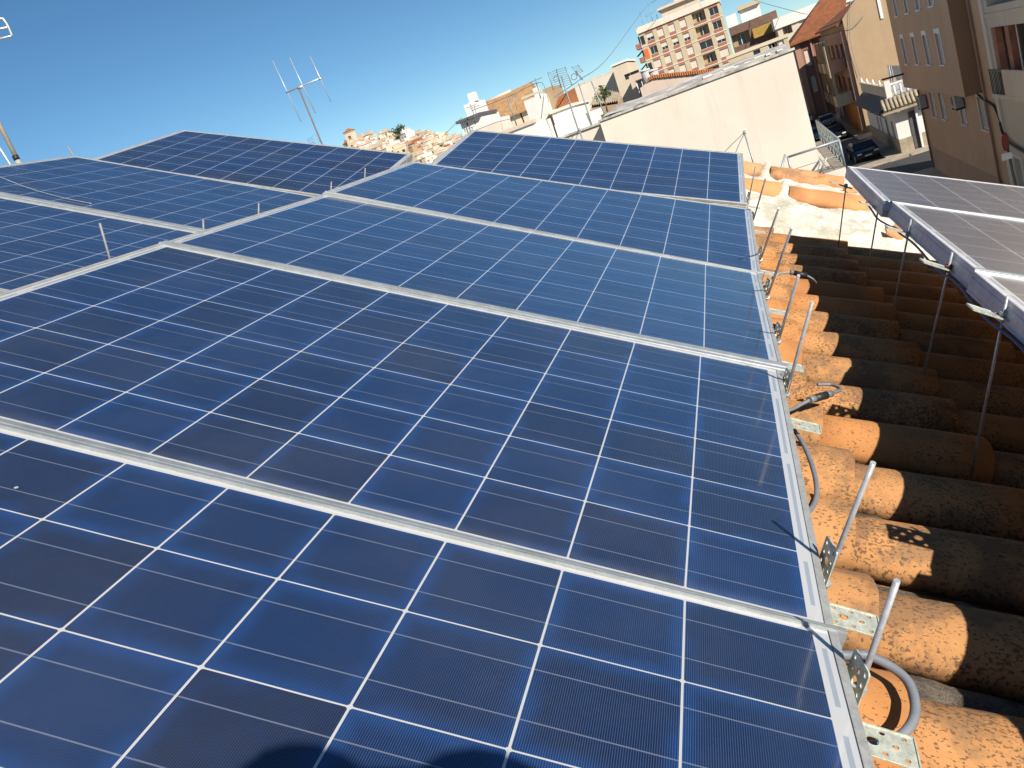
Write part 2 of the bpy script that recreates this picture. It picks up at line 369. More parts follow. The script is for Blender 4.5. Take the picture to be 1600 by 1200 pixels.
# ------------------------------------------------------------------ our house: tiled roof, verge, walls
house = empty('house', FM, 'our own house with the weathered terracotta tile roof under the panels', 'house')
CR0, DV = 0.272, 0.2485           # crest rows along v
NB = -0.185
tm = MB().use(MT['tile']); tm.smooth = True
def barrel(mb, uc, ul, v0, nb, w0, w1, h0, h1, th=0.012, seg=9, roll=0.0, dn0=0.0, dn1=0.0, yaw=0.0, du=None):
    vs = []; ul2 = ul / 2
    nl = 4
    for i in range(nl + 1):
        t = i / nl; u = uc - ul2 + ul * t; w = w0 + (w1 - w0) * t; h = h0 + (h1 - h0) * t; nn = nb + dn0 + (dn1 - dn0) * t
        for layer in (0, 1):
            ww = w - th * layer; hh = h - th * layer
            for k in range(seg + 1):
                a = math.pi * k / seg
                wob = .0022 * mn.noise(Vector((u * 11, v0 * 9 + math.cos(a) * 1.5, nb * 3 + math.sin(a))))
                ue_ = u + (.004 * mn.noise(Vector((a * 2.5, v0 * 7, u * 3))) if i in (0, nl) else 0)
                vs.append((ue_, v0 + yaw * (t - .5) + (ww + wob) * math.cos(a), nn + (hh + wob * 1.5) * math.sin(a) ** 0.85 + roll * math.cos(a)))
    m = 2 * (seg + 1); fs = []
    for i in range(nl):
        for k in range(seg):
            a = i * m + k; fs.append((a, a + m, a + m + 1, a + 1))
            b = a + seg + 1; fs.append((b, b + 1, b + m + 1, b + m))
        fs.append((i * m, i * m + seg + 1, (i + 1) * m + seg + 1, (i + 1) * m))
        fs.append((i * m + seg, (i + 1) * m + seg, (i + 1) * m + 2 * seg + 1, i * m + 2 * seg + 1))
    for i in (0, nl):
        for k in range(seg):
            a = i * m + k; q = (a, a + 1, a + seg + 2, a + seg + 1); fs.append(q if i == 0 else q[::-1])
    mb.add(vs, fs)
def pan(mb, uc, ul, v0, nb, w, h, th=0.012, seg=6, dn0=0.0, dn1=0.0):
    vs = []; nl = 2
    for i in range(nl + 1):
        t = i / nl; u = uc - ul / 2 + ul * t; nn = nb + dn0 + (dn1 - dn0) * t
        for layer in (0, 1):
            for k in range(seg + 1):
                a = math.pi * k / seg; vs.append((u, v0 + w * math.cos(a), nn - h * math.sin(a) - th * layer))
    m = 2 * (seg + 1); fs = []
    for i in range(nl):
        for k in range(seg): a = i * m + k; fs.append((a, a + m, a + m + 1, a + 1))
    for k in range(seg): a = nl * m + k; fs.append((a, a + 1, a + seg + 2, a + seg + 1))
    mb.add(vs, fs)
from mathutils import noise as mn
r_ = random.Random(3)
row = -10
joint = {}
while CR0 + DV * row < 3.62:
    v0 = CR0 + DV * row + r_.uniform(-.006, .006); j0 = 0.165 + r_.uniform(-.03, .03)
    for k in range(-4, 7):
        ue = j0 + 0.372 * k + r_.uniform(-.008, .008)       # lower end
        barrel(tm, ue - 0.22, 0.44, v0 + r_.uniform(-.004, .004), NB, 0.074, 0.092, 0.068, 0.080, roll=r_.uniform(-.005, .005), dn0=-0.006, dn1=0.014, yaw=r_.uniform(-.008, .008))
    for k in range(-4, 7):
        ue = 0.33 + 0.372 * k + r_.uniform(-.03, .03)
        pan(tm, ue - 0.22, 0.44, v0 + DV / 2 + r_.uniform(-.004, .004), NB + 0.022, 0.098, 0.052, dn0=-0.004, dn1=0.010)
    row += 1
roof = tm.build('roof', house)
gm = MB().use(MT['grit'])
from mathutils import noise as mn
def gn(u, v, s=9.0): return mn.noise(Vector((u * s, v * s, 0.3)))
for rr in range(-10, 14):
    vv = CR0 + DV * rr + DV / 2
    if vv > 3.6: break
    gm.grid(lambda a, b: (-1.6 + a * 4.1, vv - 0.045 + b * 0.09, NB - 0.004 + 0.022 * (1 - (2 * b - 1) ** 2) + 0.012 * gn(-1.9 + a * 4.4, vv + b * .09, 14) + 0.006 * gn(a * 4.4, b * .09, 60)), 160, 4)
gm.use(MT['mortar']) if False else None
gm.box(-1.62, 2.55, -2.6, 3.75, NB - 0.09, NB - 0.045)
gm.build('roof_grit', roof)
# raised verge: mortar bedding with two rows of tiles
vg = MB().use(MT['mortar'])
P = [(3.70, -0.19), (3.74, -0.125), (3.80, -0.108), (3.95, -0.075), (4.10, -0.052), (4.22, -0.030), (4.30, -0.015), (4.48, -0.005), (4.60, 0.022), (4.72, 0.040), (4.90, 0.045), (4.97, 0.030), (5.0, -0.10), (5.0, -0.5)]
def vprof(b):
    x = b * (len(P) - 1); i = min(int(x), len(P) - 2); w = x - i
    return P[i][0] * (1 - w) + P[i + 1][0] * w, P[i][1] * (1 - w) + P[i + 1][1] * w
def vfn(a, b):
    u = -1.62 + a * 4.12; v, n_ = vprof(b); k = 0.017 if 0.03 < b < 0.9 else 0.003
    if u < -.1 and n_ > -.1: n_ = -.1 + (n_ + .1) * max(0, 1 - (-.1 - u) * 1.5)
    for (cu_, cv_, a_, su, sv) in ((.272, 4.36, .085, .035, .10), (.172, 4.78, .075, .03, .09), (.83, 4.36, .07, .07, .10), (.78, 4.78, .055, .16, .08), (-.21, 4.36, .08, .04, .10), (.40, 4.05, .03, .12, .10), (.08, 4.02, .035, .08, .08), (1.38, 4.36, .07, .05, .1)):
        n_ += a_ * math.exp(-((u - cu_) / su) ** 2 - ((v - cv_) / sv) ** 2) * (1 + .3 * gn(u, v, 40))
    return (u, v + 0.01 * gn(u, v + 3, 6), n_ + k * gn(u, v, 5) + 0.9 * k * gn(u, v, 19) + .35 * k * gn(u, v, 55))
vg.smooth = True
vg.grid(vfn, 240, 78)
vgo = vg.build('verge_mortar', house)
vt = MB().use(MT['tilev']); vt.smooth = True
for (ua, ub, v0, nb, h) in [(-.7, -.25, 4.36, -.045, .085), (-.17, .245, 4.36, -.045, .088), (.30, .76, 4.345, -.045, .09), (.90, 1.34, 4.36, -.05, .085), (1.42, 1.86, 4.35, -.05, .085), (1.94, 2.38, 4.36, -.05, .085),
                            (-.28, .14, 4.78, .01, .085), (.20, .50, 4.785, .015, .085), (.44, .66, 4.79, .012, .084), (1.0, 1.44, 4.78, .01, .08), (1.55, 2.0, 4.78, .01, .08), (2.08, 2.45, 4.78, .01, .08)]:
    barrel(vt, (ua + ub) / 2, ub - ua, v0, nb, 0.105, 0.118, h - .006, h, dn1=0.004, yaw=r_.uniform(-.015, .015))
vt.build('verge_tiles', house)
# a few broken tile shards stuck in the mortar
for (u, v, n_, s_) in [(.93, 4.02, -.05, .06), (1.02, 4.10, -.045, .05), (.86, 3.88, -.08, .07), (1.12, 3.95, -.07, .05), (.70, 4.62, .03, .05), (.80, 4.78, .055, .09)]:
    sh_ = MB().use(MT['tilev']); a0 = r_.uniform(0, 3); tl = r_.uniform(.2, .6)
    pts = [(u + s_ * math.cos(a0 + t) * r_.uniform(.7, 1.2), v + .6 * s_ * math.sin(a0 + t), n_ + tl * s_ * math.cos(t)) for t in (0, 1.4, 2.9, 4.4)]
    sh_.add(pts + [(x, y, z + .014) for x, y, z in pts], [(0, 1, 2, 3)[::-1], (4, 5, 6, 7), (0, 1, 5, 4), (1, 2, 6, 5), (2, 3, 7, 6), (3, 0, 4, 7)])
    sh_.build('tile_shard', vgo)
# walls and the lower roof under the left column
bw = MB().use(MT['housewall'])
def prism(mb, poly, z0):  # poly corners as world points at top, down to z0
    n = len(poly); vs = [tuple(p) for p in poly] + [(p[0], p[1], z0) for p in poly]
    mb.add(vs, [tuple(range(n))] + [(i, i + n, (i + 1) % n + n, (i + 1) % n) for i in range(n)])
iv = FM.inverted()
bwv = MB().use(MT['housewall'])
prism(bwv, [F(-1.60, -2.6, NB - .1), F(2.5, -2.6, NB - .1), F(2.5, 4.97, NB - .1), F(-1.60, 4.97, NB - .1)], 0)
bwv.v = [tuple(iv @ Vector(p)) for p in bwv.v]
bwv.build('wall', house, recalc=True)
lr = MB().use(MT['tile']); lr.smooth = True
for rr in range(-10, 19):
    v0 = CR0 + DV * rr
    for k in range(6):
        barrel(lr, -2.1 - .372 * k, .44, v0, -0.55, .074, .092, .068, .080, seg=6, dn0=-.004, dn1=.010)
        pan(lr, -2.2 - .372 * k, .44, v0 + DV / 2, -0.53, .098, .05, seg=4)
lr.smooth = False
lr.use(MT['grit']).box(-4.3, -1.93, -2.4, 4.97, -.70, -.60)
lr.build('lower_roof', house)
lw = MB().use(MT['housewall'])
prism(lw, [F(-4.25, -2.4, -.71), F(-1.95, -2.4, -.71), F(-1.95, 4.9, -.71), F(-4.25, 4.9, -.71)], 0)
lw.v = [tuple(iv @ Vector(p)) for p in lw.v]
lw.build('rear_wall', house, recalc=True)

# ------------------------------------------------------------------ rods, brackets, cables
def plate_mesh(w, h, th=0.0018):
    cu = bpy.data.curves.new('plate', 'CURVE'); cu.dimensions = '2D'; cu.fill_mode = 'BOTH'; cu.extrude = th / 2; cu.bevel_depth = 0.0
    def sp(pts):
        s = cu.splines.new('POLY'); s.points.add(len(pts) - 1); s.use_cyclic_u = True
        for p, c in zip(s.points, pts): p.co = (c[0], c[1], 0, 1)
    rr = 0.005; out = []
    for cx, cy, a0 in ((w / 2 - rr, h / 2 - rr, 0), (-w / 2 + rr, h / 2 - rr, 90), (-w / 2 + rr, -h / 2 + rr, 180), (w / 2 - rr, -h / 2 + rr, 270)):
        for k in range(4): a = R(a0 + 30 * k); out.append((cx + rr * math.cos(a), cy + rr * math.sin(a)))
    sp(out)
    def hole(x, y, r): sp([(x + r * math.cos(2 * math.pi * k / 12), y + r * math.sin(2 * math.pi * k / 12)) for k in range(12)])
    hole(0, 0, 0.0072)
    for x in (-w * .36, -w * .12, w * .12, w * .36):
        for y in (-h * .32, h * .32): hole(x, y, 0.0034)
    hole(-w * .25, 0, 0.0040); hole(w * .25, 0, 0.0040)
    ob = bpy.data.objects.new('tmp', cu); COL.objects.link(ob)
    dg = bpy.context.evaluated_depsgraph_get(); me = bpy.data.meshes.new_from_object(ob.evaluated_get(dg))
    bpy.data.objects.remove(ob); me.materials.clear(); me.materials.append(MT['galv']); return me
plate_me = plate_mesh(0.10, 0.05); plate_up = plate_mesh(0.062, 0.045)
rodproto = None
def thread_tube(mb, a, b, r):
    mb.tube([a, b], r, 10)
    return
def rim_mesh(w, h):
    m = MB().use(MT['galv'])
    a, b, t = w / 2 - .001, h / 2 - .001, .0016
    vs = [(x * (a - i * t), y * (b - i * t), z) for z in (.0009, .0026) for i in (0, 1) for x, y in ((-1, -1), (1, -1), (1, 1), (-1, 1))]
    fs = []
    for k in range(4):
        k2 = (k + 1) % 4; fs += [(k, k2, 8 + k2, 8 + k), (4 + k2, 4 + k, 12 + k, 12 + k2), (8 + k, 8 + k2, 12 + k2, 12 + k)]
    m.add(vs, fs)
    return m
def frame_axes(o, x, z):
    z = z.normalized(); x = (x - z * x.dot(z)).normalized(); y = z.cross(x)
    return Matrix.Translation(o) @ Matrix((x, y, z)).transposed().to_4x4()
ORD = ['nearest', 'second', 'third', 'fourth', 'fifth', 'sixth', 'seventh', 'eighth', 'ninth', 'tenth']
rodsR = [((.05, -.10, -.012), (.034, -.131, .164)), ((.047, .150, -.04), (.036, .085, .197)), ((.047, .905, -.04), (.026, .79, .217)), ((.05, 1.28, -.03), (.03, 1.10, .20)), ((.05, 1.79, -.04), (.03, 1.47, .25)),
         ((.05, 2.33, -.03), (.03, 1.95, .23)), ((.05, 3.16, -.02), (.03, 2.79, .23)), ((.05, 3.81, -.03), (.03, 3.64, .19))]
def hexnut(mb, c, ax, r=0.0085, h=0.007):
    c = Vector(c); ax = Vector(ax).normalized(); mb.tube([c - ax * h / 2, c + ax * h / 2], r, 6, flat=True)
for i, (b, t) in enumerate(rodsR):
    b = Vector(b); t = Vector(t); d = (t - b).normalized()
    root = empty('threaded_rod', FM @ Matrix.Translation(b), '%s thin threaded rod standing up along the right edge of the middle panel column' % ORD[i], 'metal rod', 'threaded rods along the right panel edge')
    mb = MB().use(MT['zinc']); mb.tube([-d * .10, t - b], .0037, 10); mb.build('rod', root)
    nb_ = MB().use(MT['zinc']); hexnut(nb_, d * .006, d); nb_.build('nut', root)
# perforated brackets: a flat plate under the frame and an upright plate by the rod
brR = [(.068, .093, -.046), (.070, -.135, -.046), (.062, .765, -.046), (.062, 1.15, -.046), (.062, 1.66, -.046), (.062, 2.2, -.046), (.062, 3.05, -.046), (.066, 3.76, -.04)]
for i, (u, v, n_) in enumerate(brR):
    rb = rodsR[i][0]
    root = empty('perforated_bracket', FM @ Matrix.Translation((u, v, n_)), '%s perforated galvanised plate sticking out under the right edge of the middle panels' % ORD[i], 'metal bracket', 'perforated brackets under the right panel edge')
    link('plate', plate_me, root, Matrix.Rotation(R(-3), 4, 'Z'))
    rim_mesh(.10, .05).build('rim', root, mw=Matrix.Rotation(R(-3), 4, 'Z'))
    o = link('upright_plate', plate_up, root, Matrix.Translation((rb[0] - u - .009, rb[1] - v - .004, .040 if i > 1 else .050)) @ Matrix.Rotation(R(90), 4, 'Y') @ Matrix.Rotation(R(-12), 4, 'X'))
rodsQ = [((.491, .926, -.14), (.41, .885, .281)), ((.505, 1.50, -.14), (.41, 1.32, .281)), ((.51, 2.03, -.14), (.41, 1.81, .282)), ((.506, 2.55, -.14), (.41, 2.335, .281)), ((.505, 3.38, -.12), (.41, 3.11, .225)),
         ((.48, .30, -.14), (.41, .24, .29)), ((.48, -.35, -.14), (.41, -.40, .29))]
QO = ['first rod in view from the right photo edge', 'second rod from the right photo edge', 'third rod from the right photo edge', 'fourth rod from the right photo edge', 'farthest rod, under the far corner of the brown panels', 'near rod outside the photo', 'nearest rod outside the photo']
for i, (b, t) in enumerate(rodsQ):
    b = Vector(b); t = Vector(t); d = (t - b).normalized()
    root = empty('support_rod', FM @ Matrix.Translation(b), 'steel rod under the brown panels, %s' % QO[i], 'metal rod', 'support rods under the raised right column')
    mb = MB().use(MT['zinc']); mb.tube([Vector((0, 0, 0)), t - b], .0030, 10); mb.build('rod', root)
    kk = (t - b) * ((.238 + .14) / (t.z - b.z)) if i != 4 else (t - b) * .97
    nb_ = MB().use(MT['rust'] if i in (1,) else MT['zinc']); hexnut(nb_, kk + d * .006, d); hexnut(nb_, kk - d * .006, d); nb_.build('nut', root)
    p = b + kk
    br = empty('perforated_bracket', FM @ Matrix.Translation((p.x - .022, p.y - .004, p.z)), 'perforated plate on the %s' % QO[i], 'metal bracket', 'perforated brackets of the raised right column')
    link('plate', plate_me, br, Matrix.Rotation(R(8), 4, 'Y'))
    rim_mesh(.10, .05).build('rim', br, mw=Matrix.Rotation(R(8), 4, 'Y'))
MT['dull'] = mat('dull_steel', (.26, .25, .25), .6, .2, .1, 80)
rodsL = [((-1.73, .95, -.20), (-1.752, .905, .045)), ((-1.76, 1.39, -.20), (-1.76, 1.385, -.028)), ((-1.76, 1.73, -.20), (-1.76, 1.73, -.028)), ((-1.76, 2.33, -.2), (-1.76, 2.33, -.026)), ((-1.76, 2.70, -.2), (-1.76, 2.69, -.008)), ((-1.76, 3.25, -.2), (-1.76, 3.24, .06))]
for i, (b, t) in enumerate(rodsL):
    mb = MB().use(MT['dull']); mb.tube([Vector((0, 0, 0)), Vector(t) - Vector(b)], .0032, 8)
    tag(mb.build('threaded_rod', mw=FM @ Matrix.Translation(b)), '%s rod tip poking up in the joint between the left and middle columns' % ORD[i], 'metal rod', 'rods between left and middle columns')
mb = MB().use(MT['dull']); mb.tube([(0, 0, 0), (0, -.03, .16)], .005, 8)
pz = PM['Lc'] @ Vector((U0 - .01, V0 - .03, -.05))
tag(mb.build('threaded_rod', mw=Matrix.Translation(pz)), 'short dark rod tip left of the far left panel, against the sky', 'metal rod')

def bez(pts, n=10):
    pts = [Vector(p) for p in pts]; out = []
    q = [pts[0] * 2 - pts[1]] + pts + [pts[-1] * 2 - pts[-2]]
    for i in range(1, len(q) - 2):
        for k in range(n):
            t = k / n; a, b, c, d = q[i - 1], q[i], q[i + 1], q[i + 2]
            out.append(0.5 * ((2 * b) + (c - a) * t + (2 * a - 5 * b + 4 * c - d) * t * t + (3 * b - a - 3 * c + d) * t ** 3))
    return out + [pts[-1]]
def cable(name, pts, r, m_, label, cat='cable', parent=None):
    mb = MB().use(m_); mb.tube(bez(pts), r, 10)
    o = mb.build(name, parent, mw=FM if parent is None else None)
    if parent is None: tag(o, label, cat)
    return o
cable('conduit', [(.01, .06, -.06), (.055, .030, -.062), (.10, .040, -.060), (.142, .012, -.062), (.142, -.045, -.072), (.105, -.088, -.085), (.04, -.11, -.09), (-.03, -.12, -.09)], .0064, MT['grey'], 'grey cable looping out from under the nearest panel onto the tiles')
cable('cable', [(-.02, .86, -.07), (.045, .80, -.062), (.078, .72, -.070), (.094, .60, -.085), (.082, .50, -.092), (.03, .40, -.10)], .0050, MT['grey'], 'thin grey cable arching out beside the second panel')
c1 = empty('connector_cable', FM, 'grey lead with black plug hooked over a tile next to the middle panels', 'cable')
cable('lead', [(.01, .91, -.085), (.06, .918, -.080), (.096, .950, -.066), (.114, .968, -.058)], .0042, MT['grey'], None, parent=c1)
cable('lead', [(.163, 1.022, -.054), (.188, 1.058, -.055), (.200, 1.100, -.062), (.185, 1.135, -.068), (.150, 1.125, -.072)], .0042, MT['grey'], None, parent=c1)
mb = MB().use(MT['conn']); mb.tube([(.110, .962, -.058), (.124, .978, -.057)], .0088, 10); mb.tube([(.154, 1.012, -.055), (.168, 1.028, -.054)], .0085, 10)
mb.use(MT['dark']); mb.tube([(.124, .978, -.057), (.154, 1.012, -.055)], .0100, 10); mb.build('plug', c1)
c2 = empty('connector_cable', FM, 'pale lead ending in a black plug at the shadow edge, farther up the tiles', 'cable')
cable('lead', [(.01, 2.05, -.075), (.06, 2.10, -.070), (.12, 2.27, -.06), (.17, 2.33, -.056)], .0045, MT['alu'], None, parent=c2)
cable('lead', [(.235, 2.325, -.056), (.26, 2.33, -.066), (.28, 2.36, -.085)], .0042, MT['grey'], None, parent=c2)
mb = MB().use(MT['conn']); mb.tube([(.17, 2.33, -.056), (.185, 2.33, -.055)], .009, 10); mb.use(MT['dark']); mb.tube([(.185, 2.33, -.055), (.235, 2.325, -.056)], .010, 10); mb.build('plug', c2)
# cable slung below the right column
qp = [PM['Q2'] @ Vector((U0 - .006, v, -.052 - .010 * abs(math.sin(v * 6)))) for v in (.80, .70, .58, .46, .34, .2, .05)] + [PM['Q3'] @ Vector((U0 - .006, v, -.052 - .012 * abs(math.sin(v * 5)))) for v in (.8, .6, .4)]
qp = [PM['Q1'] @ Vector((U0 - .006, .28, -.05)), PM['Q1'] @ Vector((U0 - .006, .12, -.056)), PM['Q1'] @ Vector((U0 - .006, -.02, -.060))] + qp
mb = MB().use(mat('blue_cable', (0.04, 0.08, 0.22), 0.5)); mb.tube(bez([iv @ p for p in qp]), .0032, 8)
tag(mb.build('panel_cable', mw=FM), 'thin blue cable sagging under the edge of the raised brown panels', 'cable')
# guy wire reflection in the left column's glass, built as a pale tube
il = PM['Lb'].inverted()
def pix_on(key, px, py, h):
    mw = PM[key]; inv = mw.inverted(); o = inv @ CAM; d = inv.to_3x3() @ dirw(px, py); t = (h - o.z) / d.z; return o + d * t
for pts, lb in (([(-30, 264, .05), (40, 292, .012), (95, 308, .006), (143, 318, .005)], 'pale line drawn for a wire reflection across the left panels'),):
    mb = MB().use(MT['alu']); mb.tube(bez([pix_on('Lb', *p) for p in pts]), .0015, 6)
    tag(mb.build('reflected_wire', mw=PM['Lb']), lb, 'wire')

# ================================================================== the town
MT['white'] = plaster('white_render', (0.80, 0.76, 0.70), (0.5, 0.45, 0.38), 0.2)
MT['palewall'] = plaster('pale_pinkish_render', (0.74, 0.66, 0.55), (0.56, 0.44, 0.36), 0.42, 0.35)
MT['cream'] = plaster('cream_render', (0.66, 0.56, 0.42), (0.4, 0.3, 0.2), 0.25)
MT['beige'] = plaster('beige_render', (0.56, 0.46, 0.31), (0.3, 0.22, 0.15), 0.3)
MT['tan'] = plaster('tan_render', (0.43, 0.305, 0.185), (0.3, 0.2, 0.12), 0.25)
MT['pinktan'] = plaster('pinkish_tan_render', (0.63, 0.43, 0.275), (0.38, 0.25, 0.16), 0.3, 0.3)
MT['shadowtan'] = plaster('shadowed_tan_render', (0.34, 0.20, 0.115), (0.2, 0.1, 0.06), 0.25)  # darker render stands for shadow on the overhang's return face
MT['stucco'] = plaster('cream_stucco', (0.62, 0.54, 0.43), (0.4, 0.33, 0.25), 0.2)
MT['ochre'] = plaster('orange_ochre_render', (0.52, 0.20, 0.045), (0.3, 0.12, 0.05), 0.3)
MT['plum'] = plaster('dark_red_brown_render', (0.30, 0.15, 0.11), (0.2, 0.1, 0.08), 0.2)
MT['rose'] = plaster('dusty_rose_render', (0.42, 0.24, 0.17), (0.25, 0.15, 0.1), 0.2)
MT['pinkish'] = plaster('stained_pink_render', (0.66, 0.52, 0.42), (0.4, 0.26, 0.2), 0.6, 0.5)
MT['brick'] = mat('red_brick', (0.38, 0.16, 0.10), 0.9, 0, 0.15, 3)
MT['brownblock'] = mat('brown_cladding', (0.17, 0.10, 0.07), 0.8, 0, 0.15, 2)
MT['yellow'] = mat('yellow_awning_cloth', (0.62, 0.40, 0.10), 0.9)
MT['orange'] = mat('orange_awning_cloth', (0.85, 0.16, 0.03), 0.9)
MT['green'] = mat('green_awning_cloth', (0.03, 0.13, 0.08), 0.9)
MT['glass'] = mat('window_glass', (0.025, 0.03, 0.035), 0.12, 0, 0.2, 2)
MT['wframe'] = mat('white_window_frame', (0.75, 0.74, 0.72), 0.5, 0, 0.05)
MT['shut'] = mat('cream_roller_shutter', (0.66, 0.60, 0.50), 0.6, 0, 0.06)
MT['wood'] = mat('brown_wood', (0.16, 0.06, 0.03), 0.6, 0, 0.2)
MT['curtain'] = mat('grey_blind', (0.46, 0.46, 0.46), 0.7, 0, 0.08)
MT['asphalt'] = mat('asphalt', (0.055, 0.055, 0.058), 0.9, 0, 0.18, 1.2, 0.4)
MT['paving'] = mat('pavement_slabs', (0.40, 0.34, 0.26), 0.9, 0, 0.15, 2)
MT['earth'] = mat('town_ground', (0.30, 0.24, 0.17), 0.95, 0, 0.2, 0.2)
MT['slate'] = mat('dark_grey_render', (0.10, 0.10, 0.11), 0.8, 0, 0.12)
MT['fibro'] = mat('fibre_cement_sheet', (0.36, 0.30, 0.21), 0.9, 0, 0.15, 2)
MT['greymetal'] = mat('grey_painted_steel', (0.26, 0.30, 0.32), 0.5, 0.3, 0.08)
MT['black'] = mat('black_iron', (0.015, 0.015, 0.015), 0.5)
MT['redsign'] = mat('faded_red_sign', (0.22, 0.02, 0.02), 0.5)
MT['redsign2'] = mat('sun_bleached_red', (0.30, 0.035, 0.03), 0.55)
MT['dullpole'] = mat('dull_pole_paint', (.12, .10, .09), .7)
MT['tank'] = mat('grey_water_tank', (0.42, 0.42, 0.40), 0.7)
MT['roofcem'] = mat('weathered_roof_cement', (0.50, 0.47, 0.42), 0.95, 0, 0.3, 1.5)
MT['foliage'] = mat('foliage', (0.05, 0.085, 0.025), 0.8, 0, 0.35, 3)
MT['trunk'] = mat('bark', (0.12, 0.08, 0.05), 0.9)
def far_tile(name, base):
    n = NT(name); ob = n.tc.outputs['Object']
    w = n.t.nodes.new('ShaderNodeTexWave'); w.wave_type = 'BANDS'; w.bands_direction = 'X'; n.put(w.inputs['Vector'], ob); n.put(w.inputs['Scale'], 2.6); n.put(w.inputs['Distortion'], 0.3)
    a = n.noise(1.5, 4, 0.6, ob)
    c = n.mix(n.ramp(a, 0.35, 0.65), tuple(x * 0.8 for x in base), tuple(x * 1.15 for x in base))
    c = n.mix(n.math('MULTIPLY', w.outputs[1], 0.35), c, tuple(x * 0.55 for x in base))
    n.set(Base_Color=c, Roughness=0.9); n.bump(w.outputs[1], 0.8, 0.06); return n.m
MT['ftile'] = far_tile('orange_roof_tiles', (0.50, 0.17, 0.055))
MT['rtile'] = far_tile('red_roof_tiles', (0.33, 0.115, 0.045))

# ---- openings and windows in a facade's own frame (x along, y into the building, z up)
def window(parent, x, z, w, h, kind, y=0.16, mw=None):
    m = MB(); f = 0.05
    m.use(MT['wframe'])
    if kind in ('open', 'half', 'blind', 'wood', 'slim'):
        fm = MT['wood'] if kind == 'wood' else MT['wframe']; m.use(fm)
        m.box(x, x + w, y, y + .05, z, z + f); m.box(x, x + w, y, y + .05, z + h - f, z + h)
        m.box(x, x + f, y, y + .05, z + f, z + h - f); m.box(x + w - f, x + w, y, y + .05, z + f, z + h - f)
        m.box(x + w / 2 - f / 2, x + w / 2 + f / 2, y + .003, y + .047, z + f, z + h - f)
        m.use(MT['glass']).box(x + f, x + w - f, y + .02, y + .03, z + f, z + h - f)
        if kind == 'half': m.use(MT['shut']).box(x + .01, x + w - .01, y - .04, y - .015, z + h * .42, z + h - .01)
        if kind == 'blind': m.use(MT['curtain']).box(x + f, x + w * .62, y + .005, y + .015, z + f, z + h - f)
    elif kind == 'shut':
        m.use(MT['shut'])
        k = max(4, int(h / .14))
        for i in range(k): m.box(x, x + w, y - .02 - .006 * (i % 2), y + .03, z + h * i / k, z + h * (i + 1) / k)
    elif kind == 'loggia':
        m.use(MT['tan']).box(x, x + w, y + .945, y + .99, z, z + h)
        m.use(MT['glass']).box(x + w * .3, x + w * .7, y + .90, y + .94, z + .1, z + h * .8); m.use(MT['wframe']).box(x + w * .48, x + w * .52, y + .86, y + .895, z + .1, z + h * .8)
    elif kind == 'dark':
        m.use(MT['glass']).box(x, x + w, y, y + .04, z, z + h)
    elif kind == 'hole':
        m.use(MT['plum']).box(x, x + w, y + .5, y + .55, z, z + h)
    return m.build('window' if kind != 'loggia' else 'loggia', parent)
def walls(m, w, h, d, wins, reveal=0.2):
    xs = sorted({0, w} | {round(a, 4) for q in wins for a in (q[0], q[0] + q[2])}); zs = sorted({0, h} | {round(a, 4) for q in wins for a in (q[1], q[1] + q[3])})
    xs = [x for x in xs if 0 <= x <= w]; zs = [z for z in zs if 0 <= z <= h]
    for i in range(len(xs) - 1):
        for j in range(len(zs) - 1):
            cx = (xs[i] + xs[i + 1]) / 2; cz = (zs[j] + zs[j + 1]) / 2
            if any(q[0] < cx < q[0] + q[2] and q[1] < cz < q[1] + q[3] for q in wins): continue
            m.add([(xs[i], 0, zs[j]), (xs[i + 1], 0, zs[j]), (xs[i + 1], 0, zs[j + 1]), (xs[i], 0, zs[j + 1])], [(0, 1, 2, 3)])
    for q in wins:
        x, z, ww, hh = q[:4]; r = 1.2 if (len(q) > 4 and q[4] == 'loggia') else (0.6 if (len(q) > 4 and q[4] == 'hole') else reveal)
        m.add([(x, 0, z), (x + ww, 0, z), (x + ww, 0, z + hh), (x, 0, z + hh), (x, r, z), (x + ww, r, z), (x + ww, r, z + hh), (x, r, z + hh)],
              [(0, 4, 5, 1), (1, 5, 6, 2), (2, 6, 7, 3), (3, 7, 4, 0), (4, 7, 6, 5)])
    m.box(0, w, 0, d, 0, h, skip='f')
def building(label, x0, x1, y, z1, depth, material, wins=(), z0=0.0, side=False, name='building', cat='building', group=None, para=0.0, pmat=None, sills=False, par_over=0.06, reveal=.2, wy=.16):
    """frontal: facade on plane y between x0 and x1; side: facade on plane x=x0 facing -x between y (far) and x1 (near)"""
    if side: mw = T(x0, y, z0, R(-90)); w = y - x1
    else: mw = T(x0, y, z0); w = x1 - x0
    root = empty(name, mw, label, cat, group); h = z1 - z0
    m = MB().use(material); walls(m, w, h, depth, [q for q in wins], reveal); m.build('wall', root)
    for q in wins: window(root, q[0] + .002, q[1] + .002, q[2] - .004, q[3] - .004, q[4], y=wy)
    if sills:
        for q in wins:
            s_ = MB().use(MT['wframe']); s_.box(q[0] - .06, q[0] + q[2] + .06, -.07, .0 - .002, q[1] - .07, q[1] - .01)
            s_.build('sill', root)
    if para:
        pm = MB().use(pmat or material); o_ = par_over
        pm.box(-o_, w + o_, -o_, .16, h + .002, h + para); pm.box(-o_, .16, .162, depth + o_, h + .002, h + para); pm.box(w - .16, w + o_, .162, depth + o_, h + .002, h + para); pm.box(.162, w - .162, depth - .16, depth + o_, h + .002, h + para)
        pm.build('parapet', root)
    return root, w, h
def pxwins(y, x0, z0, boxes):
    """windows surveyed as (left, top, right, bottom) photo corners on the plane y"""
    out = []
    for (l, t, r, b, k) in boxes:
        a = AY(l, t, y); c = AY(r, b, y); out.append((min(a.x, c.x) - x0, min(a.z, c.z) - z0, abs(c.x - a.x), abs(a.z - c.z), k))
    return out
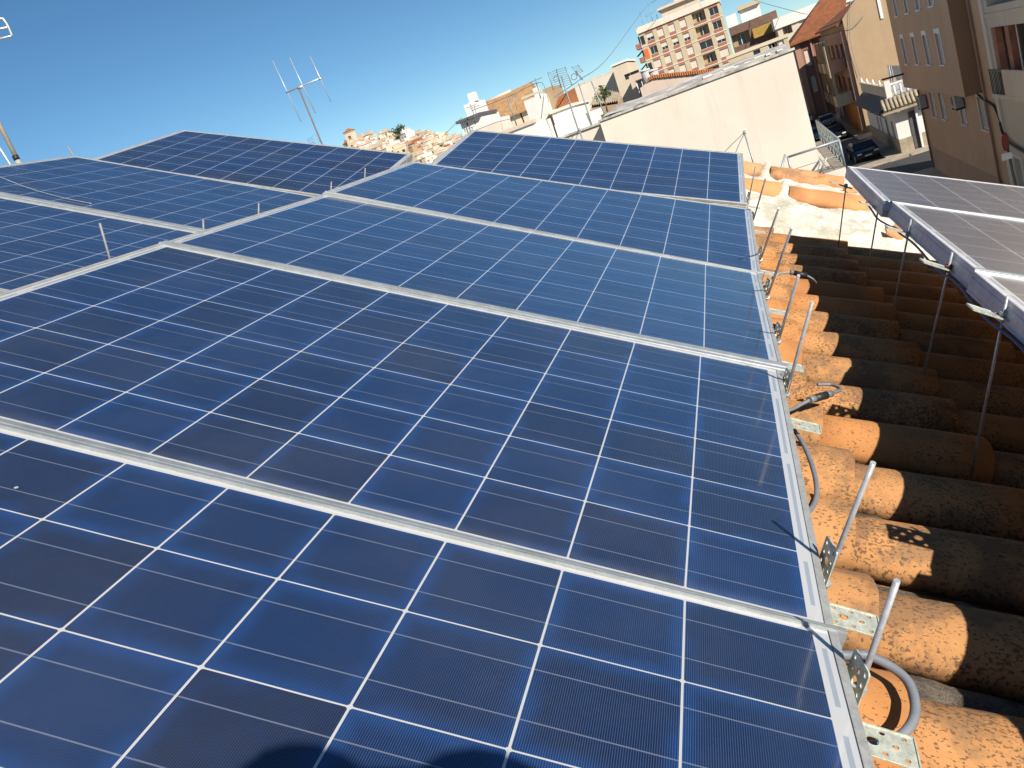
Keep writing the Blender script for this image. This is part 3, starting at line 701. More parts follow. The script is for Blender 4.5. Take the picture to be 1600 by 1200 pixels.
def part(root, name, fn, material):
    m = MB().use(material); fn(m); return m.build(name, root)

# ---- setting
def sheet(name, x0, x1, y0, y1, z, m_):
    m = MB().use(m_); m.add([(x0, y0, z), (x1, y0, z), (x1, y1, z), (x0, y1, z)], [(0, 1, 2, 3)])
    return tag(m.build(name), None, None, None, 'structure')
sheet('ground', -3000, 3000, -3000, 3000, 0, MT['earth'])
sheet('road', 2.4, 7.9, 10, 190, .004, MT['asphalt'])
sheet('cross_road', 7.9, 60, 58.4, 66.0, .004, MT['asphalt'])
pv = MB().use(MT['paving']); pv.box(7.9, 9.27, 20, 58.3, 0.0, .13); pv.box(7.9, 9.3, 68, 190, 0.0, .13); pv.box(9.3, 60, 66.1, 67.8, 0.0, .13); pv.box(4.2, 9.3, 66.3, 67.95, 0.0, .14)  # last strip: sunlit stretch of road given the paving colour
tag(pv.build('pavement'), None, None, None, 'structure')
# hill terrain
def hill_pt(a, b):
    y = 285 + b * 150; px = 520 + a * 230
    tops = [(520, 240), (548, 226), (575, 220), (600, 213), (630, 210), (657, 209), (690, 220), (715, 226), (750, 240)]
    for i in range(len(tops) - 1):
        if tops[i][0] <= px <= tops[i + 1][0]: k = (px - tops[i][0]) / (tops[i + 1][0] - tops[i][0]); ty = tops[i][1] * (1 - k) + tops[i + 1][1] * k
    py = 262 * (1 - b) + ty * b
    d = dirw(px, 600 - 1000 * 0 - 600 + py); return CAM + d * (y / d.y)
hm = MB().use(MT['earth'])
hm.grid(lambda a, b: hill_pt(a, b), 24, 12); hm.grid(lambda a, b: tuple(hill_pt(a, 0) * (1 - b) + Vector((hill_pt(a, 0).x, 240, 0)) * b), 24, 1, flip=True)
hm.grid(lambda a, b: tuple(hill_pt(a, 1) * (1 - b) + Vector((hill_pt(a, 1).x * 1.3, 640, 0)) * b), 24, 1)
tag(hm.build('hill', recalc=False), None, None, None, 'structure')

# ---- houses on the far hill
MT['paletile'] = mat('faded_tiles', (.56, .43, .30), .9, 0, .2, 2)
hr = random.Random(11)
kinds = [('cream', MT['cream'], 4), ('white', MT['white'], 4), ('beige', MT['beige'], 3), ('pinkish', MT['pinkish'], 3), ('tan', MT['tan'], 2)]
protos = {}
for nm, mt_, _ in kinds:
    for v in range(3):
        root = bpy.data.objects.new('hill_house', None); COL.objects.link(root); w, d, h = [(7, 6, 5.2), (9, 7, 3.8), (5.5, 6, 6.6)][v]
        q = MB().use(mt_); walls(q, w, h, d, [(w * .18, h * .2, 1.1, 1.3), (w * .6, h * .2, 1.2, 1.9), (w * .2, h * .62, 1.0, 1.1), (w * .62, h * .6, 1.1, 1.2)], .4)
        q.use(mt_).box(.5, w * .45, 1, 3.5, h, h + 1.8)
        q.build('wall', root)
        q = MB().use(MT['glass']); 
        for (a, b, c, e) in [(w * .18, h * .2, 1.1, 1.3), (w * .6, h * .2, 1.2, 1.9), (w * .2, h * .62, 1.0, 1.1), (w * .62, h * .6, 1.1, 1.2)]: q.box(a + .01, a + c - .01, .3, .36, b + .01, b + e - .01)
        q.build('windows', root)
        q = MB().use({0: MT['paletile'] if nm != 'tan' else MT['ftile'], 1: MT['roofcem'], 2: MT['palewall']}[v])
        if v == 0: q.add([(-.3, -.4, h), (w + .3, -.4, h), (w + .3, d + .3, h + 1.9), (-.3, d + .3, h + 1.9), (-.3, -.4, h - .2), (w + .3, -.4, h - .2), (w + .3, d + .3, h - .2), (-.3, d + .3, h - .2)], [(0, 1, 2, 3), (0, 4, 5, 1), (1, 5, 6, 2), (2, 6, 7, 3), (3, 7, 4, 0)])
        else: q.box(-.15, w + .15, -.15, d + .15, h + .002, h + .3, skip='b')
        q.build('roof', root)
        protos[(nm, v)] = root
pool = [k for k in kinds for _ in range(k[2])]
used = set(); cnt = 0
for j in range(13):
    b = .04 + j / 13 * .97
    for i in range(19):
        a = (i + hr.uniform(-.3, .3) + (j % 2) * .5) / 19 * .86 + .09
        p = hill_pt(min(a, .99), min(b, 1)); nm, mt_, _ = hr.choice(pool); v = hr.randrange(3)
        sc = hr.uniform(.5, .95); mw = T(p.x, p.y, p.z - 2.0, hr.uniform(-.5, .5)) @ Matrix.Diagonal((sc * hr.uniform(.7, 1.25), sc, sc * hr.uniform(.8, 1.1), 1))
        lb = 'tiny %s house %s on the far hillside' % (nm, ['with a sloping tiled roof', 'with a wide flat roof', 'tall and narrow with a flat roof'][v])
        root = protos[(nm, v)]; gp = '%s hillside houses %s' % (nm, ['with tiled roofs', 'wide and flat', 'tall and narrow'][v])
        if (nm, v) in used: clone(root, mw, lb, gp)
        else: root.matrix_world = mw; tag(root, lb, 'house', gp); used.add((nm, v))
for k_, r0_ in protos.items():
    if k_ not in used:
        for ch in list(r0_.children): bpy.data.objects.remove(ch)
        bpy.data.objects.remove(r0_)
# church tower on the left end of the ridge
p = AY(556, 237, 400); cr = empty('bell_tower', T(p.x - 2.6, 400, p.z - 3), 'little cream bell tower at the left end of the far ridge', 'tower')
def tower(m):
    walls(m, 4.4, 13.2, 4.2, [(1.3, 7.8, 1.8, 3.6, 'hole')]); m.box(-.3, 4.7, -.3, 4.5, 13.202, 13.7)
part(cr, 'wall', tower, MT['cream']); part(cr, 'bell_opening', lambda m: m.box(1.32, 3.08, .45, .5, 7.82, 11.38), MT['plum'])
part(cr, 'roof', lambda m: m.add([(-.6, -.6, 13.71), (5.0, -.6, 13.71), (5.0, 4.8, 13.71), (-.6, 4.8, 13.71), (2.2, 2.1, 15.4)], [(0, 1, 4), (1, 2, 4), (2, 3, 4), (3, 0, 4), (3, 2, 1, 0)]), MT['ftile'])
def tree(label, base, h, cw, nleaf, lsz, seed, name='tree', cat='tree', blobs=9):
    q = random.Random(seed); root = empty(name, Matrix.Translation(base), label, cat)
    tr = MB().use(MT['trunk']); tr.tube([(0, 0, 0), (h * .03, 0, h * .3), (0, h * .02, h * .62)], h * .035, 7, r2=h * .015)
    cs = []
    for k in range(blobs):
        a = q.uniform(0, 6.3); rr = cw * q.uniform(.1, .5); c = Vector((rr * math.cos(a), rr * math.sin(a), h * q.uniform(.45, .92))); cs.append((c, cw * q.uniform(.12, .26)))
        tr.tube([(0, 0, h * .4), c * .6 + Vector((0, 0, h * .15)), c], h * .012, 5, r2=h * .004)
    tr.build('trunk', root)
    lf = MB().use(MT['foliage'])
    for k in range(nleaf):
        c, s_ = q.choice(cs); p = c + Vector((q.gauss(0, 1), q.gauss(0, 1), q.gauss(0, .8))) * s_ * .6
        a = Vector((q.gauss(0, 1), q.gauss(0, 1), q.gauss(0, 1))).normalized() * lsz * q.uniform(.6, 1.3); b_ = a.cross(Vector((q.gauss(0, 1), q.gauss(0, 1), q.gauss(0, 1)))).normalized() * lsz * .6
        lf.add([p - a, p + b_, p + a, p - b_], [(0, 1, 2, 3)])
    lf.build('crown', root); return root
p = AY(628, 216, 395)
tree('dark green tree standing up over the far hilltop houses', (p.x, 395, p.z - 3), 9.0, 7.5, 520, .5, 5)
for k, (px, py, y, h) in enumerate([(600, 240, 350, 5), (668, 248, 330, 4.5), (690, 238, 360, 5), (580, 232, 385, 4)]):
    p = AY(px, py, y); tree('small bush-like tree among the hillside houses, %s' % ['left of centre', 'lower right', 'right side', 'near the bell tower'][k], (p.x, y, p.z - 2), h, 5, 160, .5, 20 + k)

# ---- tall apartment block
Y7 = 190.0
xl = AY(996, 49, Y7).x; xr = AY(1122.5, 0, Y7).x; zt7 = AY(1122.5, 0, Y7).z - .3
W7 = xr - xl
fl = 2.86; wins = []
cols = [(.085, .088), (.225, .075), (.365, .075), (.505, .075), (.66, .155), (.865, .105)]
zf = [zt7 - fl * (i + 1) for i in range(8)]
kmap = ['half shut shut shut loggia open', 'open half half half loggia open', 'shut shut shut shut open half', 'shut shut shut shut loggia shut', 'shut shut shut shut loggia shut', 'shut shut half shut shut shut', 'shut shut shut shut loggia shut', 'shut half shut shut shut shut']
bays = []
for fi, z in enumerate(zf):
    for ci, (fx, fw) in enumerate(cols):
        k = kmap[fi].split()[ci]
        hh = 1.5 if k != 'loggia' else 1.95
        wins.append((W7 * fx, z + (.75 if k != 'loggia' else .62), W7 * fw, hh, k))
tall, _, _ = building('tall beige apartment block with white floor bands and brick panels on the skyline', xl, xr, Y7, zt7, 13, MT['beige'], wins, name='apartment_block')
for ci, (fx, fw) in enumerate(cols):
    for fi, z in enumerate(zf):
        k = kmap[fi].split()[ci]; x = W7 * fx; w = W7 * fw
        part(tall, 'brick_panel', lambda m: m.box(x, x + w, -.05, -.004, z + .12, z + (.73 if k != 'loggia' else .6)), MT['brick'])
        if k != 'loggia' and fi < 6: part(tall, 'brick_panel', lambda m: m.box(x, x + w, -.05, -.004, z + 2.27, z + fl - .02), MT['brick'])
bd = MB().use(MT['palewall'])
for fi, z in enumerate(zf): bd.box(-.1, W7 + .1, -.10, -.052, z - .08, z + .10)
bd.box(-.2, W7 + .2, -.35, .2, zt7 + .002, zt7 + 1.25); bd.box(-.2, .1, .202, 13, zt7 + .002, zt7 + 1.1); bd.box(W7 - .1, W7 + .2, .202, 13, zt7 + .002, zt7 + 1.1)
bd.build('floor_bands', tall)
part(tall, 'penthouse', lambda m: (m.box(W7 * .32, W7 * .78, 3, 10, zt7, zt7 + 3.0), m.box(W7 * .28, W7 * .82, 2.2, 10.5, zt7 + 3.002, zt7 + 3.5), m.box(W7 * .50, W7 * .80, 4, 9, zt7 + 3.502, zt7 + 5.6)), MT['cream'])
part(tall, 'roof_posts', lambda m: [m.tube([(x, 4, zt7), (x, 4, zt7 + h)], .06, 5) for x, h in ((1.2, 4.5), (2.4, 3.2), (3.3, 5.5), (4.4, 2.6))], MT['greymetal'])
for fi, z in enumerate(zf[:7]):      # balconies on the left end
    b = MB().use(MT['brick']); b.box(-1.3, -.1, .2, 3.6, z - .1, z + .1); b.box(-1.3, -1.2, .2, 3.6, z + .1, z + 1.0); b.box(-1.198, -.1, .2, .3, z + .1, z + 1.0)
    b.use(MT['glass']).box(-.35, -.1, .4, 3.2, z + 1.0, z + 2.4); bo = b.build('balcony', tall)
    if fi in (1, 2, 4): part(bo, 'awning', lambda m, z=z: m.add([(-.1, .2, z + 2.4), (-.1, 3.6, z + 2.4), (-1.7, 3.6, z + 1.5), (-1.7, .2, z + 1.5)], [(0, 1, 2, 3), (3, 2, 1, 0)]), MT['slate'])
part(tall, 'orange_blind', lambda m: m.box(.15, W7 * .062, -.09, -.06, zf[1] + .3, zf[1] + 2.3), MT['orange'])
for fi in (0, 2, 3): part(tall, 'corner_window', lambda m, fi=fi: m.box(.2, W7 * .055, -.06, -.02, zf[fi] + .5, zf[fi] + 2.2), MT['glass'])

# ---- brown apartment block right of it
Y8 = 150.0
a = AY(1137, 40, Y8); b = AY(1212, 14, Y8); W8 = b.x - a.x; z8 = (a.z + b.z) / 2 - .3; x8 = a.x
f8 = 3.0
bw8 = []
for k in range(4):
    z = z8 - 1.2 - f8 * (k + 1)
    bw8.append((W8 * .02, z + 1.0, W8 * .36, 1.9, 'loggia')); bw8.append((W8 * .44, z + 1.0, W8 * .50, 1.8, 'loggia'))
br8, _, _ = building('brown clad apartment block with deep loggias and yellow awnings beside the tall block', x8, b.x, Y8, z8, 12, MT['brownblock'], bw8, name='apartment_block')
part(br8, 'roof_terrace_wall', lambda m: (m.box(0, W8 * .22, 1, 6, z8 + .002, z8 + 1.9), m.box(W8 * .30, W8 * .72, 3, 8, z8 + .002, z8 + 2.1)), MT['white'])
part(br8, 'roof_cover', lambda m: m.box(W8 * .27, W8 * .74, 2.4, 9, z8 + 2.11, z8 + 2.7), MT['beige'])
part(br8, 'yellow_awning', lambda m: m.add([(W8 * .45, -.03, z8 - 1.45), (W8 * .93, -.03, z8 - 1.45), (W8 * .93, -.9, z8 - 3.0), (W8 * .45, -.9, z8 - 3.0)], [(0, 1, 2, 3), (3, 2, 1, 0)]), MT['yellow'])
part(br8, 'green_awning', lambda m: m.add([(W8 * .62, -.03, z8 - 4.5), (W8 * .97, -.03, z8 - 4.5), (W8 * .97, -1.0, z8 - 5.0), (W8 * .62, -1.0, z8 - 5.0)], [(0, 1, 2, 3), (3, 2, 1, 0)]), MT['green'])
part(br8, 'railing', lambda m: [m.box(W8 * .03 + i * .45, W8 * .03 + i * .45 + .12, -.12, -.04, z8 - 1.2 - 2 * f8 + .2, z8 - 1.2 - 2 * f8 + 1.3) for i in range(24)], MT['wframe'])
# ---- long cream block with white parapet, far right of skyline
Y10 = 140.0
a = AY(1214, 45, Y10); b = AY(1330, 2, Y10); z10 = (a.z + b.z) / 2
w10 = pxwins(Y10, a.x, 0, [(1222, 43, 1239, 50, 'loggia'), (1248, 33, 1264, 41, 'half'), (1270, 24, 1282, 31, 'half'), (1222, 72, 1236, 79, 'shut'), (1250, 62, 1262, 69, 'open')])
w10 = [(x, z, w, max(h, 1.2), k) for x, z, w, h, k in w10]
building('long cream block with a white parapet band on the skyline right of the brown block', a.x, b.x, Y10, z10, 10, MT['cream'], w10, name='apartment_block', para=1.5, pmat=MT['white'], par_over=.3)
# ---- low beige wall building with small windows
Y9 = 95.0
a = AY(1137, 92, Y9); b = AY(1231, 59, Y9); z9 = (a.z + b.z) / 2
w9 = pxwins(Y9, a.x, 0, [(1178, 86, 1183.5, 89, 'dark'), (1201, 75, 1205, 78.5, 'open'), (1206, 73, 1211, 77, 'open'), (1214, 69, 1220, 73, 'shut')])
w9 = [(x, z, max(w, .7), max(h, .7), k) for x, z, w, h, k in w9]
lo9, _, _ = building('low beige building with tiny windows below the brown block', a.x, b.x, Y9, z9, 9, MT['beige'], w9, para=.35, pmat=MT['cream'], par_over=.1)
part(lo9, 'satellite_dish', lambda m: (m.tube([(b.x - a.x - 1.1, -.25, z9 - 1.2), (b.x - a.x - 1.1, -.35, z9 - 1.25)], .45, 14, r2=.1), m.tube([(b.x - a.x - 1.1, .0, z9 - 1.4), (b.x - a.x - 1.1, -.3, z9 - 1.2)], .03, 5)), MT['tank'])
# ---- neighbour with the pale party wall
Y1 = 27.0
x1r = 1.33; x1l = AY(939, 196, Y1).x; z1 = 10.08
nb1, _, _ = building('big blank pale pinkish party wall of the neighbouring building behind the top panel', x1l, x1r, Y1, z1, 12, MT['palewall'], [])
part(nb1, 'coping', lambda m: (m.box(-.05, x1r - x1l + .06, -.05, .35, z1 + .035, z1 + .10), m.box(0, x1r - x1l, .0, .3, z1 + .002, z1 + .034)), MT['roofcem'])
part(nb1, 'roof', lambda m: m.grid(lambda a, b: (-.02 + a * (x1r - x1l), .36 + b * 4.0, z1 + .12 + .20 * b + .05 * mn.noise(Vector((a * 9, b * 5, 0)))), 60, 10), MT['roofcem'])
part(nb1, 'roof_debris', lambda m: [m.box(x, x + q.uniform(.1, .35), .5 + q.uniform(0, 1.5), 2.2, z1 + .15, z1 + .15 + q.uniform(.01, .09)) for q in [random.Random(4)] for x in [x1r - x1l - .4 - i * .33 for i in range(8)]], MT['white'])
# recessed wing left of it
a = AY(846, 228, 29.0)
wg, _, _ = building('pale lower wing set back at the left of the big blank party wall', a.x, x1l - .02, 28.6, 10.0, 9, MT['palewall'], [])
part(wg, 'coping', lambda m: (m.box(-.06, x1l - a.x - .02, -.07, .3, 10.03, 10.10), m.box(-.03, x1l - a.x - .02, -.03, .2, 10.002, 10.028)), MT['roofcem'])
part(wg, 'terrace_wall', lambda m: m.box(.2, x1l - a.x - .5, 2.5, 2.7, 10.002, 10.55), MT['white'])
part(wg, 'green_planter', lambda m: m.box(2.1, 3.0, 1.7, 1.9, 10.12, 10.30), MT['foliage'])
# white stair hut
a = AY(862, 178, 36.0); b = AY(891, 167, 36.0); c = AY(835, 202, 36.0)
hut, w_, h_ = building('bright white stair block left of the pale party wall', a.x, b.x, 36.0, (a.z + b.z) / 2, 4.5, MT['white'], [])
part(hut, 'coping', lambda m: m.box(-.08, w_ + .08, -.08, 4.6, h_ + .002, h_ + .12), MT['palewall'])
hut2, w_, h_ = building('cream stair flank wall with sloping coping left of the white stair block', c.x, a.x - .02, 36.2, a.z, 4, MT['cream'], [])
zz = a.z - c.z
hut2.children[0].data.clear_geometry()
m = MB().use(MT['cream']); m.add([(0, 0, 0), (w_, 0, 0), (w_, 0, h_), (0, 0, h_ - zz), (0, 4, 0), (w_, 4, 0), (w_, 4, h_), (0, 4, h_ - zz)], [(0, 1, 2, 3), (1, 5, 6, 2), (5, 4, 7, 6), (4, 0, 3, 7), (3, 2, 6, 7)])
bpy.data.objects.remove(hut2.children[0]); m.build('wall', hut2)
part(hut2, 'coping', lambda m: m.add([(0, -.1, h_ - zz + .01), (w_, -.1, h_ + .01), (w_, 4.1, h_ + .01), (0, 4.1, h_ - zz + .01), (0, -.1, h_ - zz + .16), (w_, -.1, h_ + .16), (w_, 4.1, h_ + .16), (0, 4.1, h_ - zz + .16)], [(0, 3, 2, 1), (4, 5, 6, 7), (0, 1, 5, 4), (1, 2, 6, 5), (2, 3, 7, 6), (3, 0, 4, 7)]), MT['palewall'])
a = AY(788, 210, 33.0); b = AY(833, 188, 33.0)
h3, w_, h_ = building('low white terrace wall with pink coping just above the top panel', a.x, b.x, 33.0, (a.z + b.z) / 2 - .05, 3, MT['white'], [])
part(h3, 'coping', lambda m: m.box(-.05, w_ + .05, -.08, .3, h_ + .002, h_ + .14), MT['pinkish'])
# ---- house with big tan tiled roof
Y4 = 110.0
a = AY(752, 190, Y4); b = AY(818, 167, Y4); z4 = (a.z + b.z) / 2 - .4
w4 = pxwins(Y4, a.x, 0, [(767, 192, 771, 198, 'wood'), (783.5, 187, 788.5, 193.5, 'wood'), (775, 190, 782, 197, 'open'), (795, 182, 800, 189, 'shut'), (811, 174, 820, 192, 'hole')])
h4, w_, h_ = building('cream house under a long tan brown roof slope, left of the white stair block', a.x, b.x + 1.2, Y4, z4, 9, MT['cream'], w4, name='house', cat='house')
part(h4, 'roof', lambda m: m.add([(-.5, -.6, z4 - .1), (w_ + .2, -.6, z4 - .1), (w_ + .2, 3.2, z4 + 3.1), (-.5, 3.2, z4 + 2.7), (-.5, 8, z4 - .1), (w_ + .2, 8, z4 - .1), (-.5, -.6, z4 - .3), (w_ + .2, -.6, z4 - .3)], [(0, 1, 2, 3), (3, 2, 5, 4), (1, 5, 2), (0, 3, 4), (6, 7, 1, 0)]), mat('tan_roof_tiles', (0.42, 0.24, 0.11), .9, 0, .15, 1.5))
part(h4, 'ridge', lambda m: m.tube([(-.5, 3.2, z4 + 2.72), (w_ * .6, 3.2, z4 + 2.98)], .22, 7), MT['pinkish'])
a = AY(718, 190, 100); b = AY(750, 178, 100)
h5, w_, h_ = building('white terraced house at the left end of the near rooftops', a.x, b.x, 100.0, (a.z + b.z) / 2 - .2, 8, MT['white'], pxwins(100, a.x, 0, [(728, 192, 732, 196, 'dark'), (740, 189, 744, 194, 'half'), (724, 201, 728, 207, 'open'), (736, 199, 741, 206, 'half')]), name='house', cat='house')
part(h5, 'roof_slab', lambda m: m.box(-.3, w_ + .2, -.7, 7, h_ + .002, h_ + .35), MT['slate'])
part(h5, 'rooftop_room', lambda m: (m.box(.8, w_ - .6, 1.2, 6, h_ + .36, h_ + 1.9), m.box(1.6, 2.4, 1.5, 3, h_ + 1.91, h_ + 3.0)), MT['white'])
a = AY(752, 212, 92); b = AY(772, 198, 92)
building('small pale house with balconies between the white house and the cream house', a.x - .6, b.x + .4, 92.0, (a.z + b.z) / 2 + .6, 6, MT['palewall'], [(1.0, 6.5, .9, 1.2, 'half'), (2.4, 6.5, .9, 1.2, 'open'), (1.0, 3.6, .9, 1.2, 'open')], name='house', cat='house', para=.4, pmat=MT['white'])
a = AY(818, 158, 84); b = AY(848, 147, 84)
hw, w_, h_ = building('plain bright white gable wall in front of a tan rooftop tower', a.x, b.x, 84.0, (a.z + b.z) / 2, 6, MT['white'], [])
part(hw, 'coping', lambda m: (m.box(-.1, w_ + .1, -.1, .3, h_ + .2, h_ + .42), m.box(w_ * .35, w_ * .5, -.02, .2, h_ + .002, h_ + .198)), MT['cream'])
a = AY(848, 140, 86); b = AY(857, 136, 86)
ht, w_, h_ = building('narrow tan rooftop tower with a chimney at its left, on the near skyline', a.x, b.x + .3, 86.0, (a.z + b.z) / 2, 5, MT['tan'], [])
part(ht, 'upper_room', lambda m: m.box(-1.6, -.02, .8, 4, h_ - 2.2, h_ - .5), MT['beige']); part(ht, 'chimney', lambda m: m.box(-1.3, -.7, 1.2, 1.8, h_ - .49, h_ + .5), MT['white'])
a = AY(868, 162, 78); b = AY(902, 150, 78)
h6, w_, h_ = building('little house with an orange roof behind the rooftop aerials', a.x, b.x, 78.0, (a.z + b.z) / 2 - .5, 6, MT['cream'], [(2.8, 7.0, 1.2, 1.0, 'dark'), (.4, 7.2, .6, .8, 'open')], name='house', cat='house')
part(h6, 'roof', lambda m: m.add([(-.2, -.5, h_), (w_ + .2, -.5, h_), (w_ + .2, 3, h_ + 1.5), (-.2, 3, h_ + 1.1), (-.2, 6, h_), (w_ + .2, 6, h_), (-.2, -.5, h_ - .15), (w_ + .2, -.5, h_ - .15)], [(0, 1, 2, 3), (3, 2, 5, 4), (1, 5, 2), (0, 3, 4), (6, 7, 1, 0)]), MT['ftile'])
# ---- beige blocks with a ragged parapet and fibre cement roofs
Y5 = 60.0
a = AY(897, 134, Y5); b = AY(957, 106, Y5)
h7, w_, h_ = building('pale beige block with a ragged top edge right of the rooftop aerials', a.x, b.x, Y5, (a.z + b.z) / 2 - .25, 7, MT['palewall'], [])
q5 = random.Random(9)
part(h7, 'ragged_coping', lambda m: [m.box(i * w_ / 14, (i + 1) * w_ / 14, 0.01, .3, h_ - .01, h_ + .08 + .25 * abs(math.sin(i * .9)) * q5.random()) for i in range(14)], MT['cream'])
a = AY(957, 108, 57); b = AY(979, 97, 57)
h8, w_, h_ = building('taller pale block casting a triangular shadow, right of the ragged block', a.x, b.x, 57.0, (a.z + b.z) / 2 + .05, 6, MT['cream'], [(.6, (a.z + b.z) / 2 - 1.0, 1.0, .35, 'dark')])
part(h8, 'coping', lambda m: m.box(-.08, w_ + .08, -.08, 5, h_ + .052, h_ + .18), MT['white'])
a = AY(979, 108, 54); b = AY(1000, 118, 54)
building('low pale stained block beside the water tanks', a.x, b.x + .4, 54.0, AY(985, 118, 54).z, 5, MT['pinkish'], [(.3, AY(985, 118, 54).z - 1.4, .7, 1.0, 'open')])
for i, (pa, pb, pc, pd, yy, nm) in enumerate([((922, 165), (934, 138), (970, 145), (966, 158), 50.0, 'upper fibre cement roof shed behind the white terrace'), ((890, 192), (905, 171), (945, 172), (930, 190), 46.0, 'lower fibre cement roof shed behind the white terrace')]):
    A_, B_, C_, D_ = AY(*pa, yy), AY(*pb, yy + 3), AY(*pc, yy + 3), AY(*pd, yy)
    root = empty('shed', T(A_.x, yy, 0), nm, 'shed')
    o3 = Vector((A_.x, yy, 0)); nn = 26
    part(root, 'roof', lambda m: m.grid(lambda a_, b_: tuple((A_ * (1 - a_) + D_ * a_) * (1 - b_) + (B_ * (1 - a_) + C_ * a_) * b_ - o3 + Vector((0, 0, .05 * math.sin(a_ * nn * 3.1)))), nn * 3, 2), MT['fibro'])
    part(root, 'wall', lambda m: prism(m, [A_ - o3 - Vector((0, -.1, .15)), D_ - o3 - Vector((0, -.1, .15)), C_ - o3 - Vector((0, .1, .2)), B_ - o3 - Vector((0, .1, .2))], 0), MT['tan'])
p = AY(947, 168, 40)
tree('slender green pot plant on the white terrace by the fibre cement roofs', (p.x, 40, p.z - .2), 1.25, .75, 420, .05, 31, 'terrace_plant', 'plant', 8)
# ---- long pink wall with orange roof in front of the tall block
Y6 = 50.0
a = AY(1000, 128, Y6); b = AY(1118, 112, Y6)
za = AY(1010, 130, Y6).z; zb = AY(1100, 108, Y6).z
h9 = empty('house', T(AY(1000, 138, Y6).x, Y6, 0), 'long stained pinkish gable wall edged with orange tiles in front of the tall block', 'house')
g9 = [AY(*p_, Y6) - Vector((AY(1000, 138, Y6).x, Y6, 0)) for p_ in ((1000, 138), (1012, 128), (1022, 123), (1118, 113))]
g9p = [(v.x, v.z) for v in g9]; x9 = g9p[-1][0]
def wall9(m):
    pts = [(0, 0)] + g9p + [(x9, 0)]; n_ = len(pts)
    vs = [(x, 0, z) for x, z in pts][::-1] + [(x, 7, z) for x, z in pts][::-1]
    m.add(vs, [tuple(range(n_))[::-1], tuple(range(n_, 2 * n_))] + [(i_, (i_ + 1) % n_, n_ + (i_ + 1) % n_, n_ + i_) for i_ in range(n_)])
part(h9, 'wall', wall9, MT['pinkish'])
def roof9(m):
    A_, B_, D_ = g9p[1], g9p[2], g9p[3]
    for (p_, q_) in ((A_, B_), (B_, D_)):
        n_ = max(2, int(abs(q_[0] - p_[0]) / .28))
        for i_ in range(n_):
            xa = p_[0] + (q_[0] - p_[0]) * i_ / n_; xb = p_[0] + (q_[0] - p_[0]) * (i_ + 1) / n_; za = p_[1] + (q_[1] - p_[1]) * i_ / n_; zb = p_[1] + (q_[1] - p_[1]) * (i_ + 1) / n_
            m.add([(xa, -.1, za + .01), (xb, -.1, zb + .03), (xb, 7, zb + .03), (xa, 7, za + .01), (xa, -.1, za + .17), (xb, -.1, zb + .21), (xb, 7, zb + .21), (xa, 7, za + .17)], [(0, 3, 2, 1), (4, 5, 6, 7), (0, 1, 5, 4), (1, 2, 6, 5), (2, 3, 7, 6), (3, 0, 4, 7)])
part(h9, 'roof', roof9, MT['ftile'])
for i, px in enumerate((1011, 1024)):
    p = AY(px, 122, 53); tk = empty('water_tank', T(p.x, 53, p.z), '%s of two grey rooftop water tanks below the tall block' % ['left', 'right'][i], 'water tank', 'rooftop water tanks')
    part(tk, 'barrel', lambda m: m.tube([(0, 0, -.6), (0, 0, .42)], .27, 18), MT['tank']); part(tk, 'lid', lambda m: m.tube([(0, 0, .425), (0, 0, .5)], .31, 18), MT['white'])

# ---- street, right side: building with an overhanging upper storey
pt = MT['pinktan']
lows = []
for (l, t, r, b, k) in [(1452, 143, 1465, 186, 'blind'), (1470, 147, 1485, 190, 'blind'), (1497, 165, 1508, 194, 'blind'), (1538, 157, 1560, 202, 'blind')]:
    a = AX(l, t, 9.27); c = AX(r, b, 9.27); lows.append((57.9 - a.y, c.z, a.y - c.y, a.z - c.z, k))
lows = [(57.9 - 54.75, 3.62, 1.15, 1.45, 'blind'), (57.9 - 52.2, 3.66, 1.15, 1.45, 'blind'), (57.9 - 47.6, 3.70, 1.1, .85, 'blind'), (57.9 - 43.7, 3.72, 1.25, 1.5, 'blind')]
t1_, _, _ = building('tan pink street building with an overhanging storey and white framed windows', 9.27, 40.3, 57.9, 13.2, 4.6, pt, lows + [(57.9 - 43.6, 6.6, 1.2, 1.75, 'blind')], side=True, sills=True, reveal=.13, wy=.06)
ups = [(57.9 - 55.5, 6.98, .95, 1.45, 'blind'), (57.9 - 52.2, 6.98, .95, 1.45, 'blind'), (57.9 - 49.1, 6.98, 1.0, 1.45, 'blind'), (57.9 - 46.0, 6.98, 1.1, 1.45, 'blind')]
ups += [(q[0], 9.72, q[2], 1.4, 'blind') for q in ups[:]]
ov = MB().use(pt)
# overhang as its own part with openings
om = MB().use(pt)
W_o = 57.9 - 42.3
ovr = MB().use(pt); walls(ovr, W_o, 13.2 - 5.5, .74, [(q[0], q[1] - 5.5, q[2], q[3], q[4]) for q in ups], .13)
ovo = ovr.build('overhang', t1_, mw=Matrix.Translation((0, -.745, 5.5)))
for q in ups: window(t1_, q[0] + .002, q[1] + .002, q[2] - .004, q[3] - .004, q[4], y=-.745 + .06)
for q in ups:
    s_ = MB().use(MT['wframe']); s_.box(q[0] - .08, q[0] + q[2] + .08, -.83, -.748, q[1] - .08, q[1] - .01); s_.box(q[0] - .09, q[0] + q[2] + .09, -.77, -.748, q[1] + q[3], q[1] + q[3] + .22); s_.box(q[0] - .09, q[0] - .005, -.77, -.748, q[1], q[1] + q[3]); s_.box(q[0] + q[2] + .005, q[0] + q[2] + .09, -.77, -.748, q[1], q[1] + q[3])
    s_.build('window_surround', t1_)
